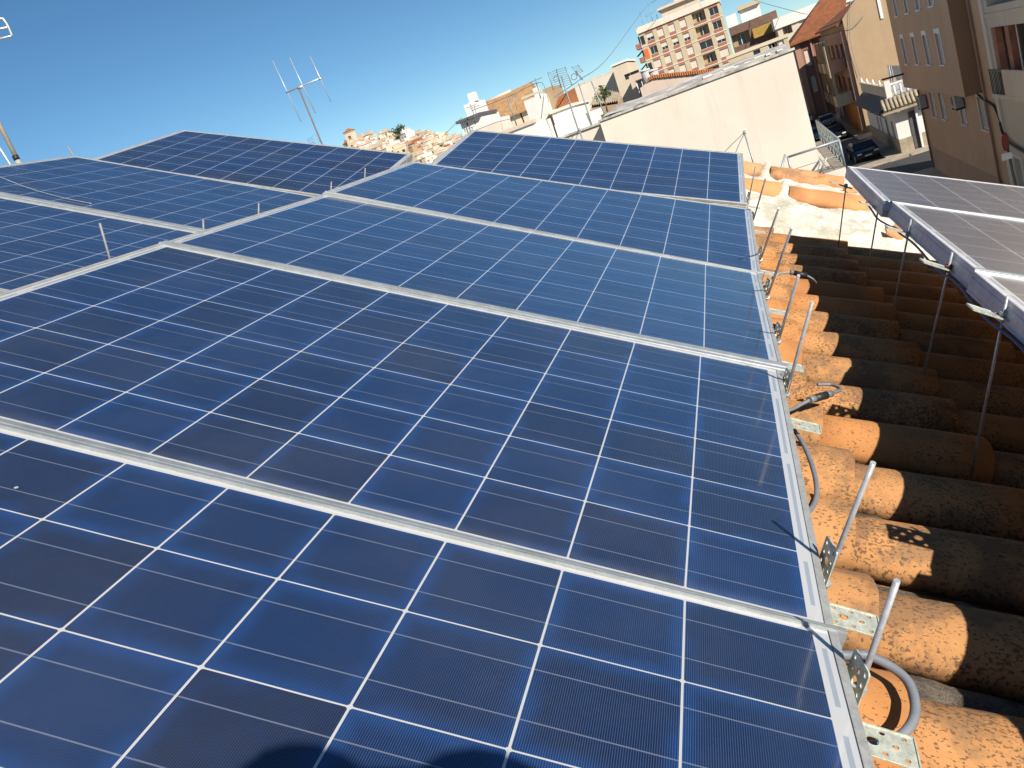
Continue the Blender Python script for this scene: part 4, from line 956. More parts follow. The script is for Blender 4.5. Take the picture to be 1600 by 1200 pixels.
for q in lows + [(57.9 - 43.6, 6.6, 1.2, 1.75)]:
    s_ = MB().use(MT['wframe']); s_.box(q[0] - .09, q[0] + q[2] + .09, -.025, -.003, q[1] + q[3], q[1] + q[3] + .2); s_.box(q[0] - .09, q[0] - .005, -.025, -.003, q[1], q[1] + q[3]); s_.box(q[0] + q[2] + .005, q[0] + q[2] + .09, -.025, -.003, q[1], q[1] + q[3])
    s_.build('window_surround', t1_)
part(t1_, 'return_wall', lambda m: m.box(W_o + .002, W_o + .03, -.745, -.004, 5.5, 13.2), MT['shadowtan'])
part(t1_, 'base_band', lambda m: m.box(.0, 17.6, -.02, -.003, 0.13, 1.5), plaster('base_render', (.48, .335, .235), (.3, .2, .14), .3))
for i, (yy, dz0, dz1) in enumerate([(41.9, .2, 13.0), (57.5, .2, 5.4)]):
    part(t1_, 'drainpipe', lambda m: m.tube([(57.9 - yy, -.09, dz0), (57.9 - yy, -.09, dz1)], .055, 8), MT['rose'])
def aircon(yy, z):
    m = MB().use(MT['curtain']); x = 57.9 - yy
    m.box(x, x + .95, -.42, -.06, z, z + .72); o = m.build('air_conditioner', t1_)
    g = MB().use(MT['dark']); g.tube([(x + .34, -.424, z + .36), (x + .34, -.43, z + .36)], .25, 16); g.build('fan_grille', o)
    g = MB().use(MT['black']); g.box(x + .05, x + .1, -.42, -.02, z - .1, z - .005); g.box(x + .85, x + .9, -.42, -.02, z - .1, z - .005); g.build('wall_bracket', o)
aircon(56.6, 4.15); aircon(47.2, 4.65)
mb = MB().use(MT['black']); mb.tube(bez([(14.6, -.03, 5.35), (15.6, -.1, 5.2), (16.6, -.1, 5.05), (17.3, -.08, 4.9), (17.75, -.06, 4.3)]), .05, 6); mb.build('facade_cable', t1_)
# hanging flag pole / sign arm
mb = MB().use(MT['black']); mb.tube([(0, 0, 0), (-1.25, -.2, .1)], .06, 6)
tag(mb.build('sign_arm', mw=T(8.5, 56.9, 6.35)), 'dark horizontal metal arm sticking out from the tan pink building', 'metal arm')
mb = MB().use(MT['black']); mb.tube([(0, 0, 0), (0, 0, 1.6)], .035, 6); mb.tube([(-.8, 0, 1.0), (.7, 0, 1.05)], .035, 6); mb.tube([(-.5, .02, .4), (.5, .02, .42)], .02, 6)
tag(mb.build('aerial', mw=T(9.6, 69.5, 4.1)), 'black aerial on the roof of the small white house', 'aerial')
# ---- cream balcony building at the right edge
cb, _, _ = building('cream building with a recessed balcony at the right edge of the photo', 9.27, 24.0, 40.28, 13.0, 8, MT['stucco'], [(.8, 5.63, 5.0, 2.55, 'loggia'), (.9, 9.0, 5.0, 2.4, 'loggia'), (.9, .6, 1.1, 2.2, 'blind'), (3.3, .5, 1.1, 2.6, 'hole')], side=True, name='building')
part(cb, 'corner_pilaster', lambda m: m.box(.0, .42, -.08, -.003, .2, 13.0), MT['palewall'])
part(cb, 'balcony_slab', lambda m: (m.box(.8, 9, -.34, -.003, 5.45, 5.62), m.box(.45, 9, -.05, -.003, 8.62, 8.74)), MT['stucco'])
part(cb, 'balcony_wall', lambda m: m.box(2.7, 9, -.33, -.25, 5.622, 6.62), MT['stucco'])
part(cb, 'brick_pillar', lambda m: m.box(.82, 1.15, .06, .30, 5.64, 8.17), MT['brick']); part(cb, 'brick_pillar', lambda m: m.box(2.5, 3.0, .06, .30, 5.64, 8.17), MT['brick']); part(cb, 'white_blind', lambda m: m.box(1.25, 2.4, .5, .54, 6.3, 8.1), MT['white'])
def brail(m):
    m.box(.8, 2.7, -.34, -.28, 6.55, 6.62)
    for i in range(9): m.box(.83 + i * .22, .86 + i * .22, -.32, -.29, 5.622, 6.55)
part(cb, 'balcony_railing', brail, MT['black'])
mb = MB().use(MT['black']); mb.tube(bez([(.2, -.1, 4.3), (.5, -.12, 3.8), (1.5, -.14, 3.5), (3.5, -.15, 3.3), (6, -.15, 3.0)]), .06, 6); mb.build('facade_cable', cb)
part(cb, 'door_frame', lambda m: (m.box(.8, .895, -.05, -.003, .5, 2.9), m.box(2.005, 2.1, -.05, -.003, .5, 2.9), m.box(.8, 2.1, -.05, -.003, 2.902, 3.0)), MT['wframe'])
# road sign
p0 = AY(1570, 222, 31.0); sg = empty('road_sign', T(p0.x, 31.0, 0), 'round red road sign on a grey pole in front of the cream building', 'road sign')
def pole(m): m.tube([(.22, .1, 0), (.05, .02, p0.z - .2)], .045, 8); 
part(sg, 'pole', pole, MT['dullpole'])
dm = MB().use(MT['redsign']); dm.tube([(0, -.03, 0), (0, 0, 0)], .30, 28); dm.use(MT['redsign2']).tube([(0, -.034, 0), (0, -.031, 0)], .27, 28); dm.build('disc', sg, mw=Matrix.Translation((0, -.03, p0.z)) @ Matrix.Rotation(R(58), 4, 'Z'))
part(sg, 'plate', lambda m: m.box(-.17, .13, -.04, -.02, p0.z - .58, p0.z - .36), MT['wframe'])

# ---- small white house with balustrade
sw, _, _ = building('small white house with a balustraded roof terrace at the street corner', 8.95, 67.8, 83.5, 3.55, 7, MT['white'], [(10.6, .2, 1.0, 2.2, 'dark'), (7.6, .9, .9, 1.4, 'blind'), (5.9, .2, .8, 2.1, 'dark'), (13.4, .0, 1.0, 2.4, 'dark')], side=True, name='house', cat='house')
part(sw, 'skirting', lambda m: (m.box(0, 15.7, -.04, -.003, .13, 1.15), m.box(15.702, 15.74, 0, 7, .13, 1.15)), MT['fibro'])
part(sw, 'tiled_eave', lambda m: (m.add([(-.2, -.9, 3.45), (15.7, -.9, 3.45), (15.7, .1, 4.2), (-.2, .1, 4.2)], [(0, 1, 2, 3)]), m.box(-.2, 15.7, -.9, -.003, 3.30, 3.44)), MT['slate'])
part(sw, 'front_eave', lambda m: ([m.tube([(16.6, -.6 + i * .28, 3.50), (15.75, -.6 + i * .28, 4.25)], .12, 7) for i in range(28)], m.box(15.71, 16.6, -.8, 7, 3.25, 3.42)), MT['fibro'])
part(sw, 'terrace_wall', lambda m: (m.box(0, 15.6, -.05, .12, 4.25, 4.95), m.box(-.05, 15.65, -.12, .18, 4.952, 5.08)), MT['cream'])
def balus(m):
    for i in range(14):
        y_ = .4 + i * .42; m.tube([(15.62, y_, 4.3), (15.62, y_, 4.55), (15.62, y_, 4.8), (15.62, y_, 5.1)], .085, 8)
    m.box(15.5, 15.75, .0, 6.6, 5.11, 5.25)
    m.box(15.45, 15.8, -.2, .18, 4.26, 5.5)
part(sw, 'balustrade', balus, MT['white'])
for i in range(5): part(sw, 'finial', lambda m: m.tube([(15.3 - i * 3.6, .03, 5.09), (15.3 - i * 3.6, .03, 5.2), (15.3 - i * 3.6, .03, 5.45)], .13, 8, r2=.04), MT['white'])
part(sw, 'terrace_floor', lambda m: m.box(0, 15.6, .14, 7, 4.0, 4.24), MT['curtain'])
part(sw, 'lamp_bracket', lambda m: [m.tube([(x, -.1, 2.6), (x, -.5, 2.9), (x + .3, -.5, 3.1), (x + .3, -.1, 3.1)], .03, 5) for x in (6.4, 9.6, 12.2)], MT['black'])
part(sw, 'side_door', lambda m: m.box(15.742, 15.78, .95, 1.35, .15, 2.9), MT['slate']); part(sw, 'white_post', lambda m: m.box(15.78, 16.0, 1.37, 1.5, .14, 3.1), MT['wframe'])
part(sw, 'shadow_casting_board', lambda m: m.tube([(16.6, .1, 3.2), (16.1, 1.4, 3.3)], .09, 6), MT['fibro'])  # added beam, put in to cast a slanting shadow on the front
# washing line with towels on the terrace
ln = empty('washing_line', T(10.6, 78, 4.25), 'washing line with pale laundry on the white house terrace', 'washing line')
part(ln, 'posts', lambda m: (m.tube([(0, 0, 0), (0, 0, 1.8)], .03, 6), m.tube([(0, -7, 0), (0, -7, 1.8)], .03, 6), m.tube([(0, -7, 1.75), (0, 0, 1.75)], .012, 5)), MT['greymetal'])
part(ln, 'laundry', lambda m: [m.grid(lambda a_, b_: (.05 * math.sin(a_ * 9 + i), -6.6 + i * 1.1 + a_ * .9, 1.72 - b_ * (.9 + .2 * (i % 3))), 8, 3) for i in range(6)], MT['curtain'])
# ---- tan gable building with balconies
gx = 9.0
g1, _, _ = building('tall tan gable wall building lit by the sun behind the small white house', gx, gx + 12, 87.0, 10.8, 26, MT['tan'], [], name='building')
part(g1, 'gable', lambda m: m.add([(0, 0, 10.802), (12, 0, 10.802), (6, 0, 16.0), (0, .3, 10.802), (12, .3, 10.802), (6, .3, 16.0)], [(0, 1, 2), (3, 5, 4), (0, 2, 5, 3), (1, 4, 5, 2)]), MT['tan'])
part(g1, 'roof', lambda m: (m.add([(-.55, .32, 10.5), (6, .32, 13.2), (6, 26.3, 13.2), (-.55, 26.3, 10.5), (-.55, .32, 10.3), (6, .32, 12.98), (6, 26.3, 12.98), (-.55, 26.3, 10.3)], [(0, 3, 2, 1), (4, 5, 6, 7), (0, 1, 5, 4), (0, 4, 7, 3)]), m.add([(12.5, .32, 10.5), (6.002, .32, 13.2), (6.002, 26.3, 13.2), (12.5, 26.3, 10.5)], [(0, 1, 2, 3)])), MT['rtile'])
part(g1, 'caged_window', lambda m: ([m.box(7.0 + i * .12, 7.03 + i * .12, -.28, -.25, 7.6, 9.4) for i in range(9)] + [m.box(6.98, 8.0, -.28, -.003, 7.55, 7.6), m.box(6.98, 8.0, -.28, -.003, 9.4, 9.45)]), MT['wframe'])
part(g1, 'white_post', lambda m: m.box(3.1, 3.35, -.1, -.003, 9.6, 13), MT['wframe'])
st_, _, _ = building('ochre street front with stacked balconies on the tan gable building', gx - .35, 87.3, 112.0, 9.8, .33, MT['rose'],
   [(3 + i * 4.6, z, 2.6, 2.2, 'hole') for i in range(5) for z in (3.3, 6.5)] + [(2.0 + i * 4.2, .9, 1.1, 1.9, 'wood') for i in range(5)], side=True, name='building')
part(st_, 'ochre_wall', lambda m: [m.box(a_, b_, -.03, -.003, .2, 3.1) for a_, b_ in ((14.6, 24.4),)], MT['ochre'])
for i in range(3):
    for zi, z in enumerate((3.1, 6.3)):
        x = 10.3 + i * 4.7
        b_ = MB().use(MT['rose'] if (i + zi) % 2 else MT['beige']); b_.box(x, x + 3.3, -1.5, -.034, z, z + .15); b_.box(x, x + .12, -1.5, -.034, z + .152, z + 1.05); b_.box(x + 3.18, x + 3.3, -1.5, -.034, z + .152, z + 1.15); b_.box(x + .122, x + 3.178, -1.5, -1.4, z + .152, z + 1.0)
        bo = b_.build('balcony', st_)
        part(bo, 'pillar', lambda m: m.box(x + .02, x + .25, -1.45, -1.2, z + 1.06, z + 3.15), MT['tan']); part(bo, 'pillar', lambda m: m.box(x + 3.05, x + 3.28, -1.45, -1.2, z + 1.16, z + 3.15), MT['tan'])
part(st_, 'hanging_blind', lambda m: m.box(22.0, 23.6, -1.58, -1.53, 6.0, 9.0), MT['beige'])
part(st_, 'wall_dish', lambda m: m.tube([(18.5, -1.7, 4.9), (18.5, -1.62, 4.9)], .45, 16, r2=.2), MT['white'])
# dark red-brown building closing the street
dr, _, _ = building('dark red brown corner building with a bright red tiled hip roof at the street end', 6.05, 11.5, 118.0, 10.2, 14, MT['plum'], [(1.0, 7.0, .6, 2.0, 'shut'), (1.0, 3.6, .6, 2.0, 'shut'), (2.5, 6.9, .8, 2.1, 'wood'), (2.5, 3.3, .8, 2.1, 'wood'), (4.0, 6.9, .9, 2.1, 'dark')], name='building')
part(dr, 'roof', lambda m: m.add([(-.5, -.8, 10.25), (6.2, -.8, 10.25), (8.4, 7, 15.0), (5.6, 7, 15.0), (-.5, 15, 10.25), (-.5, -.8, 10.05), (6.2, -.8, 10.05), (-.5, 15, 10.05)], [(0, 1, 2, 3), (0, 3, 4), (5, 6, 1, 0), (4, 7, 5, 0)]), MT['rtile'])
part(dr, 'pilaster', lambda m: (m.box(.0, .7, -.12, -.003, 0, 10), m.box(1.9, 2.1, -.3, -.003, 0, 10)), MT['rose'])
part(dr, 'balcony', lambda m: (m.box(2.1, 3.5, -1.2, -.003, 5.9, 6.05), m.box(2.1, 3.5, -1.2, -1.1, 6.052, 7.0), m.box(2.1, 3.5, -1.2, -.003, 2.4, 2.55), m.box(2.1, 3.5, -1.2, -1.1, 2.552, 3.5)), MT['tan'])
part(dr, 'sunlit_patch', lambda m: (m.box(3.2, 4.1, -11, -10.9, .1, 3.4),), MT['pinkish'])  # sunlit wall patch, its brightness put into a pale box colour

# ---- terrace with railing behind the verge
TZ = AY(1325, 259, 26).z
tr = empty('terrace', T(.5, 26, 0), 'tiled roof terrace beside the blank pale wall, seen through the grey railing', 'terrace')
ns = MB().use(MT['curtain']); xt = AY(1318, 250, 26).x
def terr(m): m.box(0, xt - .5, -.1, .98, 0, TZ); m.box(1.34 - .5 + .002, xt - .5, .982, 8.6, 0, TZ)
part(tr, 'wall', terr, MT['palewall'])
def slabs(m):
    for i in range(4):
        for j in range(22):
            x0_ = xt - .5 - .004 - .3 * (i + 1); 
            if x0_ < .845 and j > 2: continue
            m.box(x0_ + .012, x0_ + .29, -.09 + j * .39, .285 + j * .39, TZ + .002, TZ + .02)
part(tr, 'floor_slabs', slabs, mat('grey_paving_slabs', (.30, .27, .23), .9, 0, .15, 4))
rg = empty('railing', T(xt, 26, TZ), 'grey steel railing with crossed bars around the roof terrace', 'railing')
def rail(m):
    hh = .80; L = 8.4
    m.tube([(0, 0, hh), (0, L, hh)], .035, 8); m.tube([(0, 0, 0), (0, 0, hh)], .035, 8); m.tube([(0, L, 0), (0, L, hh)], .03, 8)
    for i in range(7):
        y0 = i * L / 7; y1 = (i + 1) * L / 7
        m.tube([(0, y1, 0), (0, y1, hh)], .022, 6)
        m.tube([(0, y0, 0), (0, y1, hh)], .014, 5); m.tube([(0, y1, 0), (0, y0, hh)], .014, 5)
        m.tube([(0, (y0 + y1) / 2, 0), (0, y0, hh / 2), (0, (y0 + y1) / 2, hh), (0, y1, hh / 2), (0, (y0 + y1) / 2, 0)], .014, 5)
    m.tube([(0, 0, hh / 2), (0, L, hh / 2)], .012, 5)
part(rg, 'side_rail', rail, MT['greymetal'])
part(rg, 'front_rail', lambda m: (m.tube([(0, 0, .78), (-1.45, 0, .78)], .035, 8), m.tube([(0, 0, .38), (-1.45, 0, .38)], .010, 5), m.tube([(-1.45, 0, .80), (-1.45, 0, 0)], .035, 8), m.tube([(-1.5, 0, .88), (-2.0, -.3, .0)], .035, 8), m.tube([(-.72, 0, .02), (-.42, 0, .42)], .03, 6)), MT['alu2'])
# two small masts with wires on the neighbour's side
for i, (px, py, yy, tx_, lb) in enumerate([(1163, 207, 14.0, -.62, 'metal post with slanting stays beyond the right corner of the top panel'), (905, 203, 15.0, -.5, 'metal post with slanting stays behind the middle of the top panel')]):
    p = AY(px, py, yy); root = empty('stay_post', T(p.x, yy, p.z), lb, 'post')
    part(root, 'post', lambda m: (m.tube([(.0, 0, 0), (.055, 0, -1.4)], .014, 8), m.tube([(.01, 0, -.01), (-.0, 0, -1.2)], .006, 6)), MT['alu2'])
    part(root, 'stay', lambda m: (m.tube(bez([(0, 0, 0), (-.2, 0, -.10), (-.42, 0, -.22), (tx_ - .2, 0, -.45)]), .007, 6), m.tube(bez([(0, 0, -.02), (-.1, 0, -.12), (-.25, 0, -.32), (-.5, 0, -.7)]), .007, 6)), MT['greymetal'])
    part(root, 'clamp', lambda m: m.tube([(0, -.02, .02), (0, .02, -.03)], .022, 8), MT['alu2'])

# ---- parked cars
def car(label, mw, paint, group='cars parked in the street'):
    root = empty('parked_car', mw, label, 'car', group)
    prof = [(0, .35), (0, .62), (.12, .78), (.95, .92), (1.55, 1.36), (1.9, 1.43), (2.9, 1.42), (3.45, 1.22), (3.9, .98), (4.15, .92), (4.2, .60), (4.2, .35)]
    m = MB().use(paint); nst = 5
    def wid(z): return .86 if z < .95 else .86 - (z - .95) * .42
    n = len(prof); vs = []
    for s_ in (-1, 1):
        for (y, z) in prof: vs.append((s_ * wid(z) * (0.93 if y in (0, 4.2) else 1), y, z))
    m.add(vs, [tuple(range(n)), tuple(range(n, 2 * n))[::-1]] + [(i, n + i, n + (i + 1) % n, (i + 1) % n) for i in range(n)])
    m.build('body', root, recalc=True)
    g = MB().use(MT['glass'])
    def q(y0, z0, y1, z1, w0, w1, off=.012): g.add([(-w0, y0 - off, z0 + off), (w0, y0 - off, z0 + off), (w1, y1 - off, z1 + off), (-w1, y1 - off, z1 + off)], [(0, 1, 2, 3)])
    q(1.0, .955, 1.5, 1.325, .76, .64); g.add([(.7, 3.42, 1.25), (-.7, 3.42, 1.25), (-.75, 3.86, 1.02), (.75, 3.86, 1.02)], [(0, 3, 2, 1)])
    for s_ in (-1, 1):
        g.add([(s_ * .865, 1.25, .99), (s_ * .865, 3.6, .99), (s_ * .715, 3.05, 1.36), (s_ * .715, 1.65, 1.36)], [(0, 1, 2, 3) if s_ > 0 else (3, 2, 1, 0)])
    g.build('windows', root)
    for s_ in (-1, 1):
        h = MB().use(MT['wframe']); h.box(s_ * .62 - .16, s_ * .62 + .16, -.02, .06, .60, .72); h.build('headlight', root)
        for y in (.75, 3.4):
            w = MB().use(MT['dark']); w.tube([(s_ * .70, y, .31), (s_ * .875, y, .31)], .31, 16); wo_ = w.build('wheel', root)
            w = MB().use(MT['alu2']); w.tube([(s_ * .876, y, .31), (s_ * .885, y, .31)], .18, 12); w.build('rim', wo_)
    b = MB().use(MT['dark']); b.box(-.8, .8, -.05, .1, .34, .48); b.box(-.8, .8, 4.12, 4.25, .34, .5); b.build('bumper', root)
    b = MB().use(MT['wframe']); b.box(-.26, .26, -.065, -.052, .40, .50); b.build('number_plate', root)
    return root
PNT = {k: mat('car_paint_' + k, c, .25, .2, .03, 5) for k, c in dict(navy=(.012, .018, .05), teal=(.10, .26, .28), black=(.012, .012, .014), white=(.6, .6, .6), grey=(.3, .31, .32)).items()}
car('dark navy car parked facing the camera in front of the small white house', T(6.95, 70.0, 0.005, R(4)), PNT['navy'])
car('second dark car parked farther up the street', T(6.5, 88.5, .005), PNT['black'])
car('pale teal car at the left kerb just beyond the terrace', T(5.0, 93.0, .005, R(2)), PNT['teal'])
car('whitish car far up the street by the pale wall edge', T(5.3, 116, .005), PNT['white'])
car('grey car far up the right side of the street', T(7.0, 104, .005), PNT['grey'])
car('black car at the left kerb nearest the terrace', T(4.3, 77.5, .005, R(3)), PNT['black'])

# ---- aerials and masts
MT['aerial'] = mat('aerial_aluminium', (.62, .60, .57), .4, .5, .05)
# three element aerial against the sky
d9 = 9.0
B = AY(468, 137, d9); root = empty('three_element_aerial', T(B.x, d9, B.z), 'three element aerial on a slim mast against the blue sky', 'aerial')
def rel(px, py, y=d9): return AY(px, py, y) - Vector((B.x, d9, B.z))
part(root, 'mast', lambda m: m.tube([rel(467, 138), rel(503.5, 226), rel(513, 250)], .0095, 8), mat('rusty_mast', (.20, .14, .11), .7, .3))
part(root, 'boom', lambda m: m.tube([rel(447, 145), rel(501, 122)], .0075, 8), MT['aerial'])
for (a_, b_) in (((426, 95), (470.5, 190)), ((452.5, 90), (493, 177)), ((484, 87), (517, 159))):
    part(root, 'element', lambda m: m.tube([rel(*a_), rel(*b_)], .0042, 6), MT['aerial'])
part(root, 'clamp', lambda m: (m.tube([rel(465, 138), rel(473, 135)], .016, 8), m.tube([rel(498.5, 124), rel(501.5, 122)], .013, 8)), MT['aerial'])
G = AY(490, 218, 11.0); root = empty('grid_aerial', T(G.x, 11, G.z), 'small wire grid aerial low beside the three element aerial mast', 'aerial')
g_ = lambda px, py: AY(px, py, 11.0) - Vector((G.x, 11, G.z))
def grid1(m):
    a_, b_, c_, d_ = g_(480, 219), g_(492.5, 210), g_(500, 223), g_(487, 232)
    for k in range(5):
        t = k / 4; m.tube([a_ * (1 - t) + d_ * t, b_ * (1 - t) + c_ * t], .0025, 5)
        if k < 3: m.tube([a_ * (1 - k / 2) + b_ * k / 2, d_ * (1 - k / 2) + c_ * k / 2], .0025, 5)
part(root, 'grid', grid1, MT['greymetal']); part(root, 'pole', lambda m: m.tube([g_(489, 221), g_(499, 244)], .008, 6), MT['greymetal'])
# big mast at the left edge
Bm = AY(16, 225, 6.0); root = empty('telescopic_mast', T(Bm.x, 6, Bm.z), 'thick pale telescopic mast with a black band at the left photo edge', 'mast')
b6 = lambda px, py, y=6.0: AY(px, py, y) - Vector((Bm.x, 6, Bm.z))
part(root, 'tube', lambda m: (m.tube([b6(-70, 60), b6(30, 255)], .019, 14), m.tube([b6(27, 250), b6(46, 290)], .024, 14)), mat('cream_tube', (.52, .47, .38), .45, .3, .08))
part(root, 'collar', lambda m: m.tube([b6(23, 243), b6(27, 250)], .0265, 14), MT['dark'])
part(root, 'stay_tube', lambda m: m.tube([b6(-40, 170), b6(16, 257), b6(28, 276)], .009, 8), MT['aerial'])
Bc = AY(5, 45, 6.0); root = empty('corner_aerial', T(Bc.x, 6, Bc.z), 'white metal aerial end poking in at the upper left photo edge', 'aerial')
c6 = lambda px, py: AY(px, py, 6.0) - Vector((Bc.x, 6, Bc.z))
part(root, 'frame', lambda m: (m.tube(bez([c6(4, 28), c6(12, 40), c6(19, 56)]), .009, 8), m.tube([c6(-40, 32), c6(4, 29)], .0075, 8), m.tube([c6(-40, 52), c6(12, 43)], .009, 8), m.tube([c6(-40, 70), c6(19, 56)], .0075, 8), m.tube([c6(-40, 30), c6(-30, 72)], .008, 8), m.tube([c6(-35, 50), c6(-75, 50)], .012, 8)), MT['aerial'])
# cluster of TV aerials over the white terrace
def yagi(label, mast, grids, y, mt=MT['greymetal'], small=()):
    O_ = AY(*mast[0], y); root = empty('tv_aerial', T(O_.x, y, O_.z), label, 'aerial'); q = lambda px, py: AY(px, py, y) - Vector((O_.x, y, O_.z))
    part(root, 'mast', lambda m: m.tube([q(*p_) for p_ in mast], .0009 * y + .004, 6), mt)
    for (a_, b_, c_, d_, n_) in grids:
        def gg(m):
            A_, B_, C_, D_ = q(*a_), q(*b_), q(*c_), q(*d_)
            m.tube([A_, D_], .02, 5); m.tube([B_, C_], .02, 5)
            for k in range(n_): t = (k + .5) / n_; m.tube([A_ * (1 - t) + D_ * t, B_ * (1 - t) + C_ * t], .009, 4)
        part(root, 'reflector', gg, mt)
    for (cx, cy, r_px) in small:
        c_ = q(cx, cy); rr = r_px * y / 1258
        part(root, 'dipole', lambda m: m.tube([c_ + Vector((rr * math.cos(t), 0, rr * math.sin(t))) for t in [k * math.pi / 4 for k in range(9)]], .015, 5), MT['rust'] if r_px > 4 else mt)
    return root
yagi('double grid TV aerial on the tallest mast above the white terrace', [(877, 118), (887, 150), (903, 203), (908, 218)], [((856, 113), (869, 108), (877, 137), (865, 141), 9), ((869, 108), (883, 104), (894, 133), (877, 137), 9)], 34.0, small=((869, 123, 4),))
yagi('orange looped TV aerial behind the double grid one', [(910, 125), (900, 110)], [((893, 104), (903, 101), (911, 112), (903, 118), 5)], 40.0, small=((897, 120, 4.5),))
for i, (a_, b_, lb) in enumerate([((904, 130), (923, 189), 'left thin bare pole standing on the white terrace wall'), ((924, 127), (946, 180), 'right thin bare pole standing on the white terrace wall'), ((792, 151), (807, 195), 'thin dark pole in front of the tan brown roof')]):
    y = (30.5, 30.5, 60.0)[i]; O_ = AY(*b_, y); A_ = AY(*a_, y)
    mb = MB().use(MT['greymetal']); mb.tube([A_ - O_, Vector((0, 0, -.3))], .022 if i < 2 else .045, 6); tag(mb.build('pole', mw=Matrix.Translation(O_)), lb, 'pole')
for i, (a_, b_, y, lb) in enumerate([((735, 163), (740, 178), 98, 'left whip aerial on the white terraced house'), ((741, 165), (743, 176), 98, 'short whip aerial on the white terraced house'), ((836, 122), (840, 138), 84, 'whip aerial above the bright white gable wall'), ((802, 147), (804, 160), 105, 'whip aerial on the tan brown roof')]):
    O_ = AY(*b_, y); A_ = AY(*a_, y); mb = MB().use(MT['greymetal']); mb.tube([A_ - O_, Vector((0, 0, -1))], .05, 5); mb.tube([(A_ - O_) * .8 + Vector((-.7, 0, 0)), (A_ - O_) * .8 + Vector((.7, 0, 0))], .03, 4)
    tag(mb.build('whip_aerial', mw=Matrix.Translation(O_)), lb, 'aerial')
# overhead wires
def wire(label, pts, r, y):
    w = [AY(px, py, y_) for (px, py, y_) in pts]; O_ = w[0]; mb = MB().use(MT['greymetal']); mb.tube(bez([p - O_ for p in w], 8), r, 5)
    tag(mb.build('overhead_wire', mw=Matrix.Translation(O_)), label, 'wire', 'overhead wires')
wire('long overhead wire sloping down left of the white terraced house', [(690, 215, 150), (715, 190, 130), (722, 184, 100)], .04, 0)
wire('overhead wire between the white house and the tan tower', [(737, 173, 97), (792, 152, 92), (838, 130, 84), (850, 134, 84), (858, 160, 82)], .035, 0)
wire('overhead wire rising from the aerials to the top of the tall block', [(866, 152, 70), (905, 125, 90), (950, 90, 130), (1006, 15, 185), (1028, -2, 190)], .05, 0)
wire('second thin wire above the tall block roof', [(1008, 26, 186), (1030, 12, 187), (1050, -3, 190)], .05, 0)
wire('thin wire crossing the sky right of the brown block', [(1168, -3, 150), (1205, 8, 145), (1250, 20, 130), (1262, 22, 119)], .04, 0)
wire('loose wire drooping across the tan gable wall', [(1319, 44, 86.8), (1335, 40, 86.8), (1350, 24, 86.8)], .03, 0)
wire('thin vertical wire hanging on the tan gable wall', [(1329, 0, 86.8), (1328, 60, 86.8), (1351, 60, 86.8)][:2] + [(1343, 118, 86.8)], .02, 0)

# ------------------------------------------------------------------ the photographer, kneeling behind the camera and holding the phone
def skin_mesh(name, verts, edges, radii, material, parent, sub=2, root=0):
    me = bpy.data.meshes.new(name); me.from_pydata(verts, edges, []); me.materials.append(material)
    o = link(name, me, parent); o.modifiers.new('skin', 'SKIN').use_smooth_shade = True
    for i, r_ in enumerate(radii):
        d = me.skin_vertices[0].data[i]; d.radius = (r_, r_) if not isinstance(r_, tuple) else r_; d.use_root = (i == root)
    s_ = o.modifiers.new('sub', 'SUBSURF'); s_.levels = sub; s_.render_levels = sub
    return o
MT['jacket'] = mat('dark_blue_jacket', (.02, .03, .06), .9, 0, .15, 20)
MT['trousers'] = mat('grey_work_trousers', (.06, .06, .065), .9, 0, .15, 20)
MT['skin'] = mat('skin', (.45, .25, .17), .55, 0, .05, 10)
MT['hair'] = mat('dark_hair', (.025, .018, .012), .7, 0, .2, 60)
MT['boot'] = mat('black_boot', (.02, .018, .016), .6)
HX, HY, HZ = .240, -.258, 10.450
per = empty('person', T(.30, -.62, 9.36), 'person in a dark jacket kneeling behind the nearest panel, holding a phone', 'person')
PO = Vector((.30, -.62, 9.36))
def W2(*p): return Vector(p) - PO
V_ = [W2(.33, -.60, 9.66), W2(.315, -.55, 9.84), W2(.30, -.47, 10.02), W2(.275, -.38, 10.17), W2(.25, -.31, 10.27), W2(.225, -.26, 10.37), W2(HX - .005, HY + .01, HZ + .03),
      W2(.08, -.36, 10.20), W2(-.06, -.29, 10.02), W2(-.06, -.07, 10.17), W2(-.065, -.045, 10.245),      # left arm
      W2(.43, -.36, 10.16), W2(.335, -.112, 10.395), W2(.225, -.128, 10.408), W2(.168, -.025, 10.29),           # right arm, elbow out
      W2(.24, -.60, 9.62), W2(.17, -.22, 9.52), W2(.20, -.62, 9.44), W2(.20, -.72, 9.42),
      W2(.43, -.60, 9.60), W2(.44, -.22, 9.38), W2(.46, -.64, 9.29), W2(.46, -.74, 9.27)]
E_ = [(0, 1), (1, 2), (2, 3), (3, 4), (4, 5), (5, 6), (3, 7), (7, 8), (8, 9), (9, 10), (3, 11), (11, 12), (12, 13), (13, 14), (0, 15), (15, 16), (16, 17), (17, 18), (0, 19), (19, 20), (20, 21), (21, 22)]
RD = [.15, .135, .145, .13, .06, .058, .06, .065, .045, .032, .026, .065, .045, .032, .026, .095, .065, .045, .035, .095, .065, .045, .035]
skin_mesh('body', V_, E_, RD, MT['skin'], per)
